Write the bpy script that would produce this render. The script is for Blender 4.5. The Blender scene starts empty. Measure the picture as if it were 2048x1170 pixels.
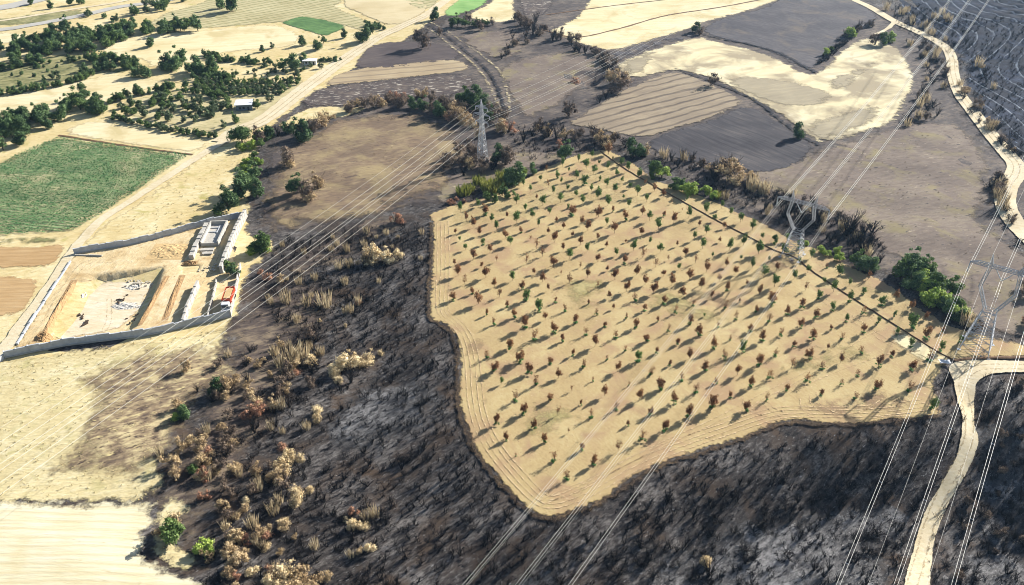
import bpy, bmesh, math, random
import numpy as np
from mathutils import Vector, Matrix
from mathutils.geometry import delaunay_2d_cdt
R=math.radians
SC=bpy.context.scene; COL=SC.collection
# ---------------------------------------------------------------- camera
FPX=1640.; CH=150.; TH=R(33.5)
cam=bpy.data.cameras.new('camera'); cam.sensor_width=36; cam.lens=FPX/2048*36; cam.clip_start=1; cam.clip_end=20000
co=bpy.data.objects.new('camera',cam); co.location=(0,0,CH); co.rotation_euler=(R(90)-TH,0,0); COL.objects.link(co); SC.camera=co
# ---------------------------------------------------------------- light
SUN_AZ=R(40); SUN_EL=R(26)
W=bpy.data.worlds.new('World'); SC.world=W; W.use_nodes=True
bg=W.node_tree.nodes['Background']; sky=W.node_tree.nodes.new('ShaderNodeTexSky'); sky.sky_type='NISHITA'; sky.sun_disc=False
sky.sun_elevation=SUN_EL; sky.sun_rotation=R(90)-SUN_AZ; sky.air_density=1.0; sky.dust_density=1.0
W.node_tree.links.new(sky.outputs[0],bg.inputs[0]); bg.inputs[1].default_value=0.062
sl=bpy.data.lights.new('sun','SUN'); sl.energy=5.0; sl.angle=R(0.5); sl.color=(1,0.955,0.895)
so=bpy.data.objects.new('sun',sl); COL.objects.link(so); so.location=(0,0,300)
sd=Vector((math.cos(SUN_EL)*math.cos(SUN_AZ),math.cos(SUN_EL)*math.sin(SUN_AZ),math.sin(SUN_EL)))
so.rotation_euler=(-sd).to_track_quat('-Z','Y').to_euler()
SC.view_settings.view_transform='Standard'; SC.view_settings.look='None'; SC.view_settings.gamma=1; SC.view_settings.exposure=1.30
SC.cycles.filter_width=1.0
KL=1.62
def C(r,g,b,k=1.0):
    f=lambda v:(((v/255+.055)/1.055)**2.4 if v>10 else v/255/12.92)*k/KL
    return (f(r),f(g),f(b),1)
# ---------------------------------------------------------------- terrain
def sm(a,b,x):
    t=np.clip((x-a)/(b-a),0,1); return t*t*(3-2*t)
def flat(px,py,z=0.):
    x=(px-1024)/FPX; y=(585-py)/FPX
    dy=math.cos(TH)+y*math.sin(TH); dz=-math.sin(TH)+y*math.cos(TH); t=(z-CH)/dz
    return x*t,dy*t
def seg_dist(P,poly,closed=True):
    d=np.full(len(P),1e9); n=len(poly)
    for i in range(n if closed else n-1):
        a=poly[i]; b=poly[(i+1)%n]; ab=b-a; L=max(ab@ab,1e-9)
        t=np.clip(((P-a)@ab)/L,0,1); q=P-(a+t[:,None]*ab); d=np.minimum(d,np.hypot(q[:,0],q[:,1]))
    return d
def inside(P,poly):
    x=P[:,0];y=P[:,1];r=np.zeros(len(P),bool);n=len(poly)
    for i in range(n):
        x0,y0=poly[i];x1,y1=poly[(i+1)%n]
        if y0==y1: continue
        c=((y0>y)!=(y1>y))&(x<(x1-x0)*(y-y0)/(y1-y0)+x0); r^=c
    return r
FIELD_PX=[(1195,299),(1212,298),(1250,315),(1290,342),(1310,362),(1350,372),(1390,387),(1440,408),(1485,428),(1530,447),(1600,488),(1650,500),(1700,532),(1760,558),(1800,582),(1850,622),(1900,650),(1960,668),(2060,690),(2120,700),(2120,716),(2060,715),(1960,717),(1910,722),(1888,735),(1872,765),(1872,790),(1885,815),(1880,830),(1850,838),(1790,841),(1700,851),(1650,850),(1605,842),(1570,843),(1530,858),(1500,874),(1400,905),(1330,926),(1260,962),(1230,988),(1200,1008),(1150,1026),(1100,1040),(1075,1034),(1050,1016),(1020,990),(1000,960),(965,925),(945,890),(930,860),(917,820),(915,780),(920,720),(912,680),(895,652),(880,645),(858,648),(855,610),(860,570),(862,520),(865,480),(862,445),(855,428),(900,411),(960,398),(1020,372),(1060,350),(1140,312)]
FW=np.array([flat(*p) for p in FIELD_PX])
PIT=np.array([flat(*p) for p in [(192,550),(330,533),(318,575),(275,652),(232,676),(84,690),(100,640),(150,566)]])
PIT2=np.array([flat(*p) for p in [(362,530),(398,528),(396,542),(366,546)]])
def hfun(P):
    P=np.asarray(P,float).reshape(-1,2); x=P[:,0]; y=P[:,1]
    h=np.zeros(len(P))
    near=(x>-200)&(x<200)&(y>20)&(y<420)
    if near.any():
        Q=P[near]; d=seg_dist(Q,FW); ins=inside(Q,FW); d=np.where(ins,0,d); qx,qy=Q[:,0],Q[:,1]
        u=(qx-41)*-.83+(qy-344)*-.56
        w=sm(0,25,u)*sm(305,255,qy)*sm(138,120,qx)*sm(-140,-80,qx)
        D=2.6+6.4*sm(0,45,(qx-9)*.75-(qy-150)*.66+0*qx)*sm(215,175,qy)
        h[near]+=-D*w*(sm(0,26,d)*(1-.75*sm(26,95,d)))-.25*w*sm(0.,2.5,d)
        dp=np.where(inside(Q,PIT),seg_dist(Q,PIT),0); h[near]-=2.5*sm(0,2.4,dp)
        dp=np.where(inside(Q,PIT2),seg_dist(Q,PIT2),0); h[near]-=1.8*sm(0,1.2,dp)
        far=sm(0,30,d)
        h[near]+=far*(.7*np.sin(qx*.11+qy*.05)*np.sin(qy*.13-qx*.04+1))*sm(-150,-60,qx)*sm(420,300,qy)
    t=x-258-12*np.sin(y/70)
    hill=sm(0,170,t); h+=34*hill
    ph=terr(x,y); h+=sm(4,25,t)*(1.3*(1-np.mod(ph,1)))
    h+=1.2*sm(360,520,y)*np.sin(x/47+1)*np.sin(y/61)
    dd=np.hypot(x-flat(1180,160)[0],y-flat(1180,160)[1]); h-=3.2*sm(13,4,dd)
    return h
def terr(x,y):
    return (x*.98-y*.19+13*np.sin(y/38.+x/90.)+5*np.sin(y/17.))/8.5
def h1(x,y): return float(hfun([[x,y]])[0])
def U(pts,dz=0.):
    p=np.array(pts,float).reshape(-1,2); dz=np.zeros(len(p))+dz; z=dz.copy()
    for _ in range(16):
        x,y=flat(p[:,0],p[:,1],z); z=.35*z+.65*(hfun(np.stack([x,y],1))+dz)
    x,y=flat(p[:,0],p[:,1],z); return np.stack([x,y,z],1)
def U1(px,py,dz=0.): return U([(px,py)],dz)[0]
def px_m(P):  # source pixels per metre at a world point
    return FPX/(P[1]*math.cos(TH)-(P[2]-CH)*math.sin(TH))
def PX(P):
    P=np.asarray(P,float); z=P[:,2]-CH; dep=P[:,1]*math.cos(TH)-z*math.sin(TH); up=P[:,1]*math.sin(TH)+z*math.cos(TH)
    return np.stack([1024+FPX*P[:,0]/dep,585-FPX*up/dep],1)
# ---------------------------------------------------------------- object helpers
def tag(o,label=None,cat=None,group=None,kind=None):
    if label:o['label']=label
    if cat:o['category']=cat
    if group:o['group']=group
    if kind:o['kind']=kind
    return o
def mesh(name,V,F,mat=None,smooth=False):
    me=bpy.data.meshes.new(name); V=np.asarray(V,np.float32)
    if isinstance(F,np.ndarray):
        k=F.shape[1]; me.vertices.add(len(V)); me.vertices.foreach_set('co',V.ravel())
        me.loops.add(F.size); me.loops.foreach_set('vertex_index',F.ravel().astype(np.int32))
        me.polygons.add(len(F)); me.polygons.foreach_set('loop_start',np.arange(0,F.size,k,dtype=np.int32)); me.polygons.foreach_set('loop_total',np.full(len(F),k,np.int32)); me.update(calc_edges=True)
    else: me.from_pydata(V.tolist(),[],[list(f) for f in F])
    if mat: me.materials.append(mat)
    if smooth: me.polygons.foreach_set('use_smooth',[True]*len(me.polygons))
    me.update(); return me
def obj(name,me,parent=None,loc=None,rz=0,sc=None):
    o=bpy.data.objects.new(name,me); COL.objects.link(o)
    if parent:o.parent=parent
    if loc is not None:o.location=loc
    if rz:o.rotation_euler[2]=rz
    if sc is not None:o.scale=sc
    return o
def empty(name,loc,rz=0): return obj(name,None,None,loc,rz)
class MB:
    def __init__(s): s.v=[];s.f=[]
    def add(s,V,F):
        n=len(s.v); s.v+=[tuple(v) for v in V]; s.f+=[tuple(i+n for i in f) for f in F]
    def box(s,c,d,rz=0,taper=1.):
        cx,cy,cz=c;a,b,h=d[0]/2,d[1]/2,d[2]/2;V=[]
        for z,t in((-h,1),(h,taper)):
            for x,y in((-a,-b),(a,-b),(a,b),(-a,b)):
                X=x*t*math.cos(rz)-y*t*math.sin(rz);Y=x*t*math.sin(rz)+y*t*math.cos(rz);V.append((cx+X,cy+Y,cz+z))
        s.add(V,[(3,2,1,0),(4,5,6,7),(0,1,5,4),(1,2,6,5),(2,3,7,6),(3,0,4,7)])
    def bar(s,a,b,r,r2=None,n=4):
        a=Vector(a);b=Vector(b);r2=r if r2 is None else r2;d=(b-a)
        if d.length<1e-6:return
        d.normalize();u=d.orthogonal().normalized();w=d.cross(u);V=[]
        for p,q in((a,r),(b,r2)):
            for i in range(n):
                t=2*math.pi*i/n+.785;V.append(p+u*math.cos(t)*q+w*math.sin(t)*q)
        F=[(i,(i+1)%n,n+(i+1)%n,n+i) for i in range(n)]+[tuple(range(n))[::-1],tuple(range(n,2*n))]
        s.add(V,F)
    def build(s,name,mat,parent=None,**k): return obj(name,mesh(name,s.v,s.f,mat),parent,**k)
ORD='first second third fourth fifth sixth seventh eighth ninth tenth eleventh twelfth thirteenth fourteenth fifteenth sixteenth seventeenth eighteenth nineteenth twentieth'.split()
def ordn(i):
    if i<=20:return ORD[i-1]
    return '%d%s'%(i,'th' if 10<i%100<14 else {1:'st',2:'nd',3:'rd'}.get(i%10,'th'))
# ---------------------------------------------------------------- materials
class NT:
    def __init__(s,name):
        s.m=bpy.data.materials.new(name); s.m.use_nodes=True; s.t=s.m.node_tree; s.b=s.t.nodes['Principled BSDF']; s.out=s.t.nodes['Material Output']
        s.b.inputs['Roughness'].default_value=.95; s.b.inputs['Specular IOR Level'].default_value=.12
    def n(s,ty,**k):
        x=s.t.nodes.new('ShaderNode'+ty)
        for a,v in k.items():setattr(x,a,v)
        return x
    def l(s,a,b): s.t.links.new(a,b)
    def setin(s,x,i,v):
        if v is None:return
        if hasattr(v,'is_linked') or isinstance(v,bpy.types.NodeSocket): s.l(v,x.inputs[i])
        else: x.inputs[i].default_value=v
    def math(s,op,a,b=None,c=None,clamp=False):
        x=s.n('Math',operation=op,use_clamp=clamp)
        for i,v in enumerate((a,b,c)): s.setin(x,i,v)
        return x.outputs[0]
    def mix(s,f,a,b,blend='MIX'):
        x=s.n('Mix',data_type='RGBA',blend_type=blend,clamp_factor=True); s.setin(x,0,f); s.setin(x,6,a); s.setin(x,7,b); return x.outputs[2]
    def mapr(s,v,a,b,c=0.,d=1.):
        x=s.n('MapRange',clamp=True); s.setin(x,0,v)
        for i,q in enumerate((a,b,c,d)): x.inputs[i+1].default_value=q
        return x.outputs[0]
    def pos(s): return s.n('TexCoord').outputs['Object']
    def rot(s,vec,ang,sc=(1,1,1)):
        a=s.n('Mapping'); a.inputs['Rotation'].default_value=(0,0,-ang); s.l(vec,a.inputs[0])
        b=s.n('Mapping'); b.inputs['Scale'].default_value=sc; s.l(a.outputs[0],b.inputs[0]); return b.outputs[0]
    def noise(s,vec,scale,detail=4,rough=.6,dist=0):
        x=s.n('TexNoise'); s.l(vec,x.inputs['Vector']); x.inputs['Scale'].default_value=scale; x.inputs['Detail'].default_value=detail; x.inputs['Roughness'].default_value=rough; x.inputs['Distortion'].default_value=dist
        return x.outputs[0]
def ground(name,cols,big=30,fine=1.2,ang=0,ratio=3,w=.5,rows=None,rag=0,bump=.25,specks=(),contrast=(.3,.7),rowcol=None,rough=.62,third=None,terrace=None):
    """cols: 3 albedos blended by large+fine noise. rows: list of (angle,spacing m,colour,lo,hi,strength). specks: (size,colour,lo,hi)"""
    t=NT(name); P=t.pos(); S=t.rot(P,ang,(1./ratio,1,1))
    nb=t.noise(P,1./big,5,.55,.4); nf=t.noise(S,1./fine,6,rough,.2)
    f=t.math('ADD',t.math('MULTIPLY',nb,1-w),t.math('MULTIPLY',nf,w))
    cr=t.n('ValToRGB'); cr.color_ramp.elements[0].position=contrast[0]; cr.color_ramp.elements[0].color=cols[0]
    cr.color_ramp.elements[1].position=contrast[1]; cr.color_ramp.elements[1].color=cols[2]
    e=cr.color_ramp.elements.new(sum(contrast)/2); e.color=cols[1]; t.l(f,cr.inputs[0]); c=cr.outputs[0]
    if third:
        n3=t.noise(P,1./third[0],4,.6,.5); c=t.mix(t.mapr(n3,third[2],third[3]),c,third[1])
    for r in rows or []:
        a,spc,col,lo,hi,st=r[:6]
        v=t.rot(P,a,(1,1,1)); sx=t.n('SeparateXYZ'); t.l(v,sx.inputs[0])
        wob=t.math('MULTIPLY',t.math('SUBTRACT',t.noise(P,.03,3),.5),r[6] if len(r)>6 else spc*1.2)
        y=t.math('ADD',sx.outputs[1],wob)
        s=t.math('SINE',t.math('MULTIPLY',y,2*math.pi/spc))
        s=t.math('ADD',s,t.math('MULTIPLY',t.math('SUBTRACT',t.noise(S,1./max(spc*.5,.8),4,.7),.5),1.6))
        c=t.mix(t.math('MULTIPLY',t.mapr(s,lo,hi),st),c,col)
    for sz,col,lo,hi in specks:
        ns=t.noise(S,1./sz,3,.7); c=t.mix(t.mapr(ns,lo,hi),c,col)
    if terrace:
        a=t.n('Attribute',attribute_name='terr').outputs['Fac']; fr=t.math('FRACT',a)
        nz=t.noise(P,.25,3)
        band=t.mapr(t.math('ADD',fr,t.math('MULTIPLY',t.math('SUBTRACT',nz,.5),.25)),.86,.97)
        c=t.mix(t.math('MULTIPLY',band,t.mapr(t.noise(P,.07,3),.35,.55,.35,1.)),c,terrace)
    t.l(c,t.b.inputs['Base Color'])
    if bump:
        bp=t.n('Bump'); bp.inputs['Strength'].default_value=bump; bp.inputs['Distance'].default_value=.6; t.l(nf,bp.inputs['Height']); t.l(bp.outputs[0],t.b.inputs['Normal'])
    if rag:
        a=t.n('Attribute',attribute_name='edge').outputs['Fac']
        nz=t.noise(P,1./max(rag*.9,1.),6,.7)
        v=t.math('ADD',t.math('DIVIDE',a,rag),t.math('MULTIPLY',t.math('SUBTRACT',nz,.5),2.2))
        t.l(t.mapr(v,.2,.62),t.b.inputs['Alpha'])
    return t.m
def plain(name,col,rough=.9,metal=0,spec=.2,var=0.,scale=1.):
    t=NT(name); t.b.inputs['Roughness'].default_value=rough; t.b.inputs['Metallic'].default_value=metal; t.b.inputs['Specular IOR Level'].default_value=spec
    if var:
        n=t.noise(t.pos(),scale,5,.65); d=tuple(v*(1-var) for v in col[:3])+(1,); b=tuple(min(1,v*(1+var)) for v in col[:3])+(1,)
        t.l(t.mix(t.mapr(n,.3,.7),d,b),t.b.inputs['Base Color'])
    else: t.b.inputs['Base Color'].default_value=col
    return t.m
def leaf(name,c0,c1,c2,trans=.25):
    t=NT(name); g=t.n('NewGeometry').outputs['Random Per Island']; oi=t.n('ObjectInfo').outputs['Random']
    n=t.noise(t.pos(),3.0,3)
    f=t.math('ADD',t.math('MULTIPLY',g,.5),t.math('ADD',t.math('MULTIPLY',oi,.3),t.math('MULTIPLY',n,.25)))
    cr=t.n('ValToRGB'); cr.color_ramp.elements[0].position=.15; cr.color_ramp.elements[0].color=c0; cr.color_ramp.elements[1].position=.95; cr.color_ramp.elements[1].color=c2
    e=cr.color_ramp.elements.new(.5); e.color=c1; t.l(f,cr.inputs[0]); t.l(cr.outputs[0],t.b.inputs['Base Color'])
    t.b.inputs['Roughness'].default_value=.7
    tr=t.n('BsdfTranslucent'); t.l(cr.outputs[0],tr.inputs[0]); mx=t.n('MixShader'); mx.inputs[0].default_value=trans
    t.l(t.b.outputs[0],mx.inputs[1]); t.l(tr.outputs[0],mx.inputs[2]); t.l(mx.outputs[0],t.out.inputs[0]); return t.m
# ---------------------------------------------------------------- sheets
_rng=np.random.RandomState(7)
LAY=.055
def densify(w,step,jit=0.):
    out=[];n=len(w)
    for i in range(n):
        a=w[i];b=w[(i+1)%n];L=np.hypot(*(b-a));k=max(1,int(L/step))
        for j in range(k):
            p=a+(b-a)*j/k; out.append(p+(_rng.uniform(-jit,jit,2) if (j or jit<.6) else 0))
    return np.array(out)
def chaikin(w,it=1):
    for _ in range(it):
        n=len(w);o=[]
        for i in range(n):
            a=w[i];b=w[(i+1)%n]; o+=[a*.8+b*.2,a*.2+b*.8]
        w=np.array(o)
    return w
WPOLY={}
def sheet(name,pxp,mat,layer=1,grid=4.,jit=.35,rnd=1,kind='structure',world=None,step=2.5):
    w=np.array(world) if world is not None else U(pxp)[:,:2]
    w=chaikin(w,rnd) if rnd else w
    w=densify(w,step,jit); WPOLY.setdefault(name,w)
    lo=w.min(0);hi=w.max(0); xs=np.arange(lo[0],hi[0],grid);ys=np.arange(lo[1],hi[1],grid)
    G=np.stack(np.meshgrid(xs,ys),-1).reshape(-1,2)+_rng.uniform(-.15,.15,(len(xs)*len(ys),2))*grid
    G=G[inside(G,w)]
    if len(G): G=G[seg_dist(G,w)>grid*.3]
    n=len(w); A=np.vstack([w,G]) if len(G) else w
    r=delaunay_2d_cdt([Vector(p) for p in A.tolist()],[],[list(range(n))],1,1e-4)
    V=np.array([tuple(v) for v in r[0]]); F=[f for f in r[2]]
    ed=seg_dist(V,w); Z=hfun(V)+LAY*layer
    me=mesh(name,np.c_[V,Z],F,mat,smooth=True)
    a=me.attributes.new('edge','FLOAT','POINT'); a.data.foreach_set('value',ed.astype(np.float32))
    a=me.attributes.new('terr','FLOAT','POINT'); a.data.foreach_set('value',terr(V[:,0],V[:,1]).astype(np.float32))
    o=obj(name,me); tag(o,kind=kind); return o
def catmull(P,step):
    P=np.array(P,float); Q=np.vstack([2*P[0]-P[1],P,2*P[-1]-P[-2]]); out=[]
    for i in range(1,len(Q)-2):
        p0,p1,p2,p3=Q[i-1:i+3]; L=np.hypot(*(p2-p1)[:2]); k=max(1,int(L/step))
        for j in range(k):
            t=j/k; out.append(.5*((2*p1)+(-p0+p2)*t+(2*p0-5*p1+4*p2-p3)*t*t+(-p0+3*p1-3*p2+p3)*t**3))
    out.append(Q[-2]); return np.array(out)
def strip(name,pxp,width,mat,layer=2,step=2.,cols=4,jit=0.,world=None,prof=None,off=0.,kind='structure',label=None,cat=None):
    w=np.array(world) if world is not None else U(pxp)[:,:2]
    c=catmull(w,step); n=len(c); tn=np.gradient(c,axis=0); tn/=np.maximum(np.hypot(tn[:,0],tn[:,1])[:,None],1e-9); nm=np.stack([-tn[:,1],tn[:,0]],1)
    wd=np.interp(np.linspace(0,1,n),np.linspace(0,1,len(width)),width) if isinstance(width,(list,tuple)) else np.full(n,width)
    wl=wd/2+_rng.uniform(-jit,jit,n); wr=wd/2+_rng.uniform(-jit,jit,n); V=[];E=[]
    for k in range(cols+1):
        s=k/cols; o_=-wl+(wl+wr)*s+off; V.append(c+nm*o_[:,None]); E.append(np.minimum(s,1-s)*wd)
    V=np.stack(V,1).reshape(-1,2); E=np.stack(E,1).ravel(); Z=hfun(V)+LAY*layer
    if prof is not None: Z+=np.tile(np.array(prof),n)
    i=np.arange(n-1)[:,None]*(cols+1)+np.arange(cols)[None]; i=i.ravel()
    F=np.stack([i,i+cols+1,i+cols+2,i+1],1)[:, ::-1] ; F=F[:, ::-1] if False else F
    me=mesh(name,np.c_[V,Z],F,mat,True); a=me.attributes.new('edge','FLOAT','POINT'); a.data.foreach_set('value',E.astype(np.float32))
    o=obj(name,me); tag(o,label,cat,None,kind); return o
# ================================================================ SETTING
m_char=ground('charred soil with shadow streaks',[C(34,32,32),C(80,75,72),C(144,139,134)],big=14,fine=.8,ang=R(40),ratio=2.4,w=.62,contrast=(.36,.63),bump=.4,rough=.76,  # char, plus noise stretched along the sun azimuth as painted shrub shadows
  third=(13,C(92,78,66),.50,.66),specks=[(.5,C(176,174,172),.62,.74),(1.3,C(24,24,29),.57,.66)])
m_ash=ground('ash soil with shadow streaks',[C(58,57,58),C(110,108,107),C(172,170,168)],big=16,fine=.8,ang=R(40),ratio=2.2,w=.62,contrast=(.36,.64),bump=.8,rough=.75,rag=14,  # ash, with shrub shadow streaks painted in by the stretched noise
  specks=[(.45,C(196,194,190),.62,.72),(1.1,C(28,28,34),.55,.64)])
m_brownburn=ground('scorched soil',[C(62,56,54),C(104,92,84),C(164,146,120)],big=14,fine=1.4,ang=R(25),ratio=3,w=.55,contrast=(.33,.66),bump=.5,rag=16,specks=[(1.3,C(48,44,46),.58,.7)])
m_straw=ground('dry straw grass',[C(206,180,120),C(232,212,158),C(250,240,198)],big=26,fine=1.4,ang=R(20),ratio=2.6,w=.5,bump=.4,rag=3,third=(7,C(196,184,112),.58,.72),specks=[(1.1,C(176,154,104),.62,.72)])
m_meadow=ground('dry meadow grass',[C(200,180,130),C(228,212,162),C(244,234,196)],big=12,fine=1.,ang=R(15),ratio=2.2,w=.5,bump=.4,rag=3,third=(6,C(204,192,136),.55,.7),specks=[(.8,C(178,156,108),.62,.72)])
m_patch=ground('half burnt grass',[C(96,82,74),C(158,138,110),C(222,204,156)],big=6,fine=1.5,ang=R(30),ratio=2.6,w=.55,contrast=(.36,.62),bump=.5,rag=14,specks=[(1.,C(82,68,62),.57,.66),(1.2,C(226,208,152),.58,.68)])
m_stub=ground('pale stubble',[C(228,212,166),C(240,230,194),C(248,242,218)],big=12,fine=1.2,ang=0,ratio=8,w=.55,bump=.3,rag=4,rows=[(0,2.4,C(214,194,146),.3,1.2,.5)],specks=[(.9,C(196,172,126),.66,.74)])
m_pale=ground('pale harvested field',[C(232,212,158),C(244,228,182),C(250,240,206)],big=45,fine=4,ang=R(10),ratio=4,w=.45,bump=.15,rag=4,third=(18,C(218,200,148),.50,.66),rows=[(R(14),5,C(222,202,152),.5,1.3,.4)],specks=[(1.4,C(206,186,134),.66,.76)])
m_pale2=ground('tan harvested field',[C(206,186,138),C(228,210,166),C(240,226,186)],big=40,fine=4,ang=R(10),ratio=4,w=.35,bump=.15,rag=3)
m_green=ground('crop field soil',[C(110,138,96),C(164,176,126),C(222,212,164)],big=9,fine=1.4,ang=R(-12),ratio=4,w=.5,bump=.3,rag=9,third=(16,C(222,208,160),.5,.64))
m_plough=ground('ploughed soil',[C(186,150,102),C(206,172,124),C(220,190,144)],big=20,fine=1.5,ang=R(2),ratio=8,w=.5,bump=.35,rag=2,rows=[(R(2),2.6,C(170,136,92),.3,1.2,.4)])
m_olive=ground('vineyard soil',[C(170,158,112),C(204,192,146),C(222,212,168)],big=30,fine=3,ang=R(10),ratio=2,w=.4,bump=.2,rag=4,rows=[(R(38),5.5,C(140,140,88),.2,1.0,.75),(R(-52),5,C(224,214,170),.6,1.3,.5)])
m_green2=ground('leafy crop',[C(66,100,56),C(98,134,78),C(130,166,98)],big=10,fine=2,ang=R(-20),ratio=3,w=.5,bump=.5,rag=2)
m_grass=ground('bright green grass',[C(122,168,92),C(150,192,112),C(176,208,136)],big=20,fine=3,ang=0,ratio=3,w=.4,bump=.1,rag=3)
m_road=ground('dirt road',[C(214,194,152),C(234,218,182),C(246,236,208)],big=10,fine=.9,ang=0,ratio=1.5,w=.5,bump=.2,rag=.3,specks=[(1.3,C(206,188,150),.62,.72)])
m_tarmac=ground('worn road surface',[C(182,178,168),C(202,198,188),C(220,216,206)],big=30,fine=3,w=.4,bump=.05,rag=1)
m_darkf=ground('burnt field',[C(70,68,74),C(94,91,94),C(124,118,116)],big=22,fine=1.4,ang=R(-48),ratio=4,w=.5,bump=.25,rag=4,third=(18,C(122,112,102),.54,.7),rows=[(R(-40),5,C(78,75,80),.5,1.3,.35)],specks=[(1.1,C(140,134,132),.66,.76)])
m_darkr=ground('burnt ploughed field',[C(58,57,62),C(80,77,80),C(112,106,102)],big=18,fine=2,ang=R(-52),ratio=7,w=.45,bump=.3,rag=3,rows=[(R(-52),4.2,C(56,55,60),.4,1.3,.5)],specks=[(1.4,C(134,126,120),.66,.76)])
m_stripe=ground('striped stubble',[C(140,126,108),C(164,148,124),C(188,172,142)],big=25,fine=1.5,ang=R(33),ratio=7,w=.45,bump=.3,rag=3,rows=[(R(33),6.4,C(92,82,76),.35,1.1,.85,9)])
m_stripe2=ground('tan stubble with burnt lines',[C(160,140,112),C(188,168,134),C(208,190,154)],big=25,fine=1.5,ang=R(14),ratio=7,w=.45,bump=.3,rag=3,rows=[(R(14),8,C(116,102,90),.4,1.1,.6,4)])
m_zig=ground('pale field with scorched sweeps',[C(228,210,166),C(242,228,184),C(250,240,206)],big=35,fine=3,ang=R(30),ratio=4,w=.4,bump=.15,rag=5,third=(26,C(178,164,134),.46,.58),rows=[(R(32),14,C(190,174,140),.5,1.2,.5,18)])
m_zigb=ground('scorched sweep',[C(160,148,124),C(178,166,138),C(204,190,156)],big=25,fine=2,ang=R(25),ratio=6,w=.5,bump=.15,rag=7)
m_meadb=ground('scorched meadow',[C(104,92,86),C(134,120,108),C(168,154,132)],big=22,fine=1.8,ang=R(20),ratio=3,w=.5,bump=.4,rag=7,third=(14,C(150,138,104),.52,.68),specks=[(1.4,C(190,174,150),.63,.74),(1.8,C(84,76,78),.6,.7)])
m_meadc=ground('half scorched brown meadow',[C(106,90,78),C(142,122,100),C(186,166,126)],big=12,fine=1.4,ang=R(25),ratio=4,w=.55,bump=.4,rag=14,third=(16,C(172,154,114),.50,.70),specks=[(1.6,C(92,78,74),.6,.7),(1.,C(206,186,140),.66,.76)])
m_tri=ground('burnt stubble',[C(78,70,70),C(98,88,86),C(124,112,104)],big=25,fine=2,ang=R(20),ratio=5,w=.45,bump=.25,rag=4)
m_speck=ground('charred ground with white ash',[C(66,60,62),C(96,86,82),C(140,126,112)],big=10,fine=1.5,ang=R(15),ratio=2.5,w=.55,bump=.4,rag=5,specks=[(1.8,C(206,196,180),.56,.66)])
m_hill=ground('burnt terraced slope with haze tint',[C(8,14,26),C(22,34,56),C(60,76,104)],big=14,fine=1.8,ang=R(-80),ratio=3,w=.62,contrast=(.36,.66),bump=.35,rough=.75,rag=10,specks=[(1.6,C(110,128,154),.66,.74)],terrace=C(142,152,164))  # blue of the distant haze is mixed into the burnt colours
m_orch=ground('tilled orchard soil',[C(176,150,108),C(202,178,128),C(220,202,150)],big=14,fine=.6,ang=R(-58),ratio=1.8,w=.5,bump=.14,rag=2.,third=(12,C(188,158,120),.50,.64),specks=[(.6,C(166,134,100),.62,.72),(.7,C(234,212,166),.64,.74)])
m_orch2=ground('bare purplish soil',[C(158,130,104),C(178,150,118),C(198,172,132)],big=12,fine=1.1,ang=R(20),ratio=3,w=.45,bump=.3,rag=12)
m_orch3=ground('yellowish tilled soil',[C(204,178,130),C(216,194,142),C(224,206,154)],big=20,fine=1.1,ang=R(-58),ratio=4,w=.4,bump=.2,rag=34)
m_track=ground('pressed wheel ruts',[C(220,188,140),C(236,206,160),C(246,222,178)],big=9,fine=.8,w=.5,bump=.2,rag=.5)
m_ditch=plain('dark ditch soil',C(124,94,66),var=.35,scale=.8)  # dark brown soil, tone varying at random
m_site=ground('excavated clay',[C(212,184,134),C(234,210,162),C(248,232,194)],big=11,fine=1.3,ang=R(60),ratio=2,w=.5,bump=.5,rag=1.5,third=(9,C(200,168,118),.54,.7),specks=[(1.2,C(168,132,88),.62,.72)])
m_pitf=ground('pale pit floor',[C(226,202,160),C(240,222,188),C(252,242,222)],big=9,fine=1.2,w=.5,bump=.25,rag=2,specks=[(1.1,C(196,180,152),.6,.7)])
m_scrubg=ground('scrub grass',[C(112,116,78),C(156,152,104),C(206,194,144)],big=12,fine=1.6,ang=R(8),ratio=2.5,w=.55,bump=.5,rag=6,specks=[(1.8,C(84,96,60),.56,.66)])
m_orchg=ground('dry orchard floor',[C(172,160,112),C(212,198,150),C(236,222,178)],big=10,fine=1.4,ang=R(8),ratio=2.5,w=.5,bump=.4,rag=6,specks=[(1.6,C(132,136,90),.60,.7)])
m_rutr=ground('road wheel lines',[C(196,174,132),C(214,194,152),C(230,212,172)],big=6,fine=.6,w=.5,bump=.3,rag=.9)
m_weed=ground('weedy soil',[C(170,160,104),C(190,176,122),C(206,184,134)],big=6,fine=.8,ang=R(-58),ratio=2,w=.5,bump=.4,rag=14)
m_hole=ground('soot and hollow shade',[C(30,32,40),C(44,46,54),C(62,62,68)],big=8,fine=1.,w=.5,bump=.3,rag=3)  # soot tone for the ditches, painted shade for the hollow
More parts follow.
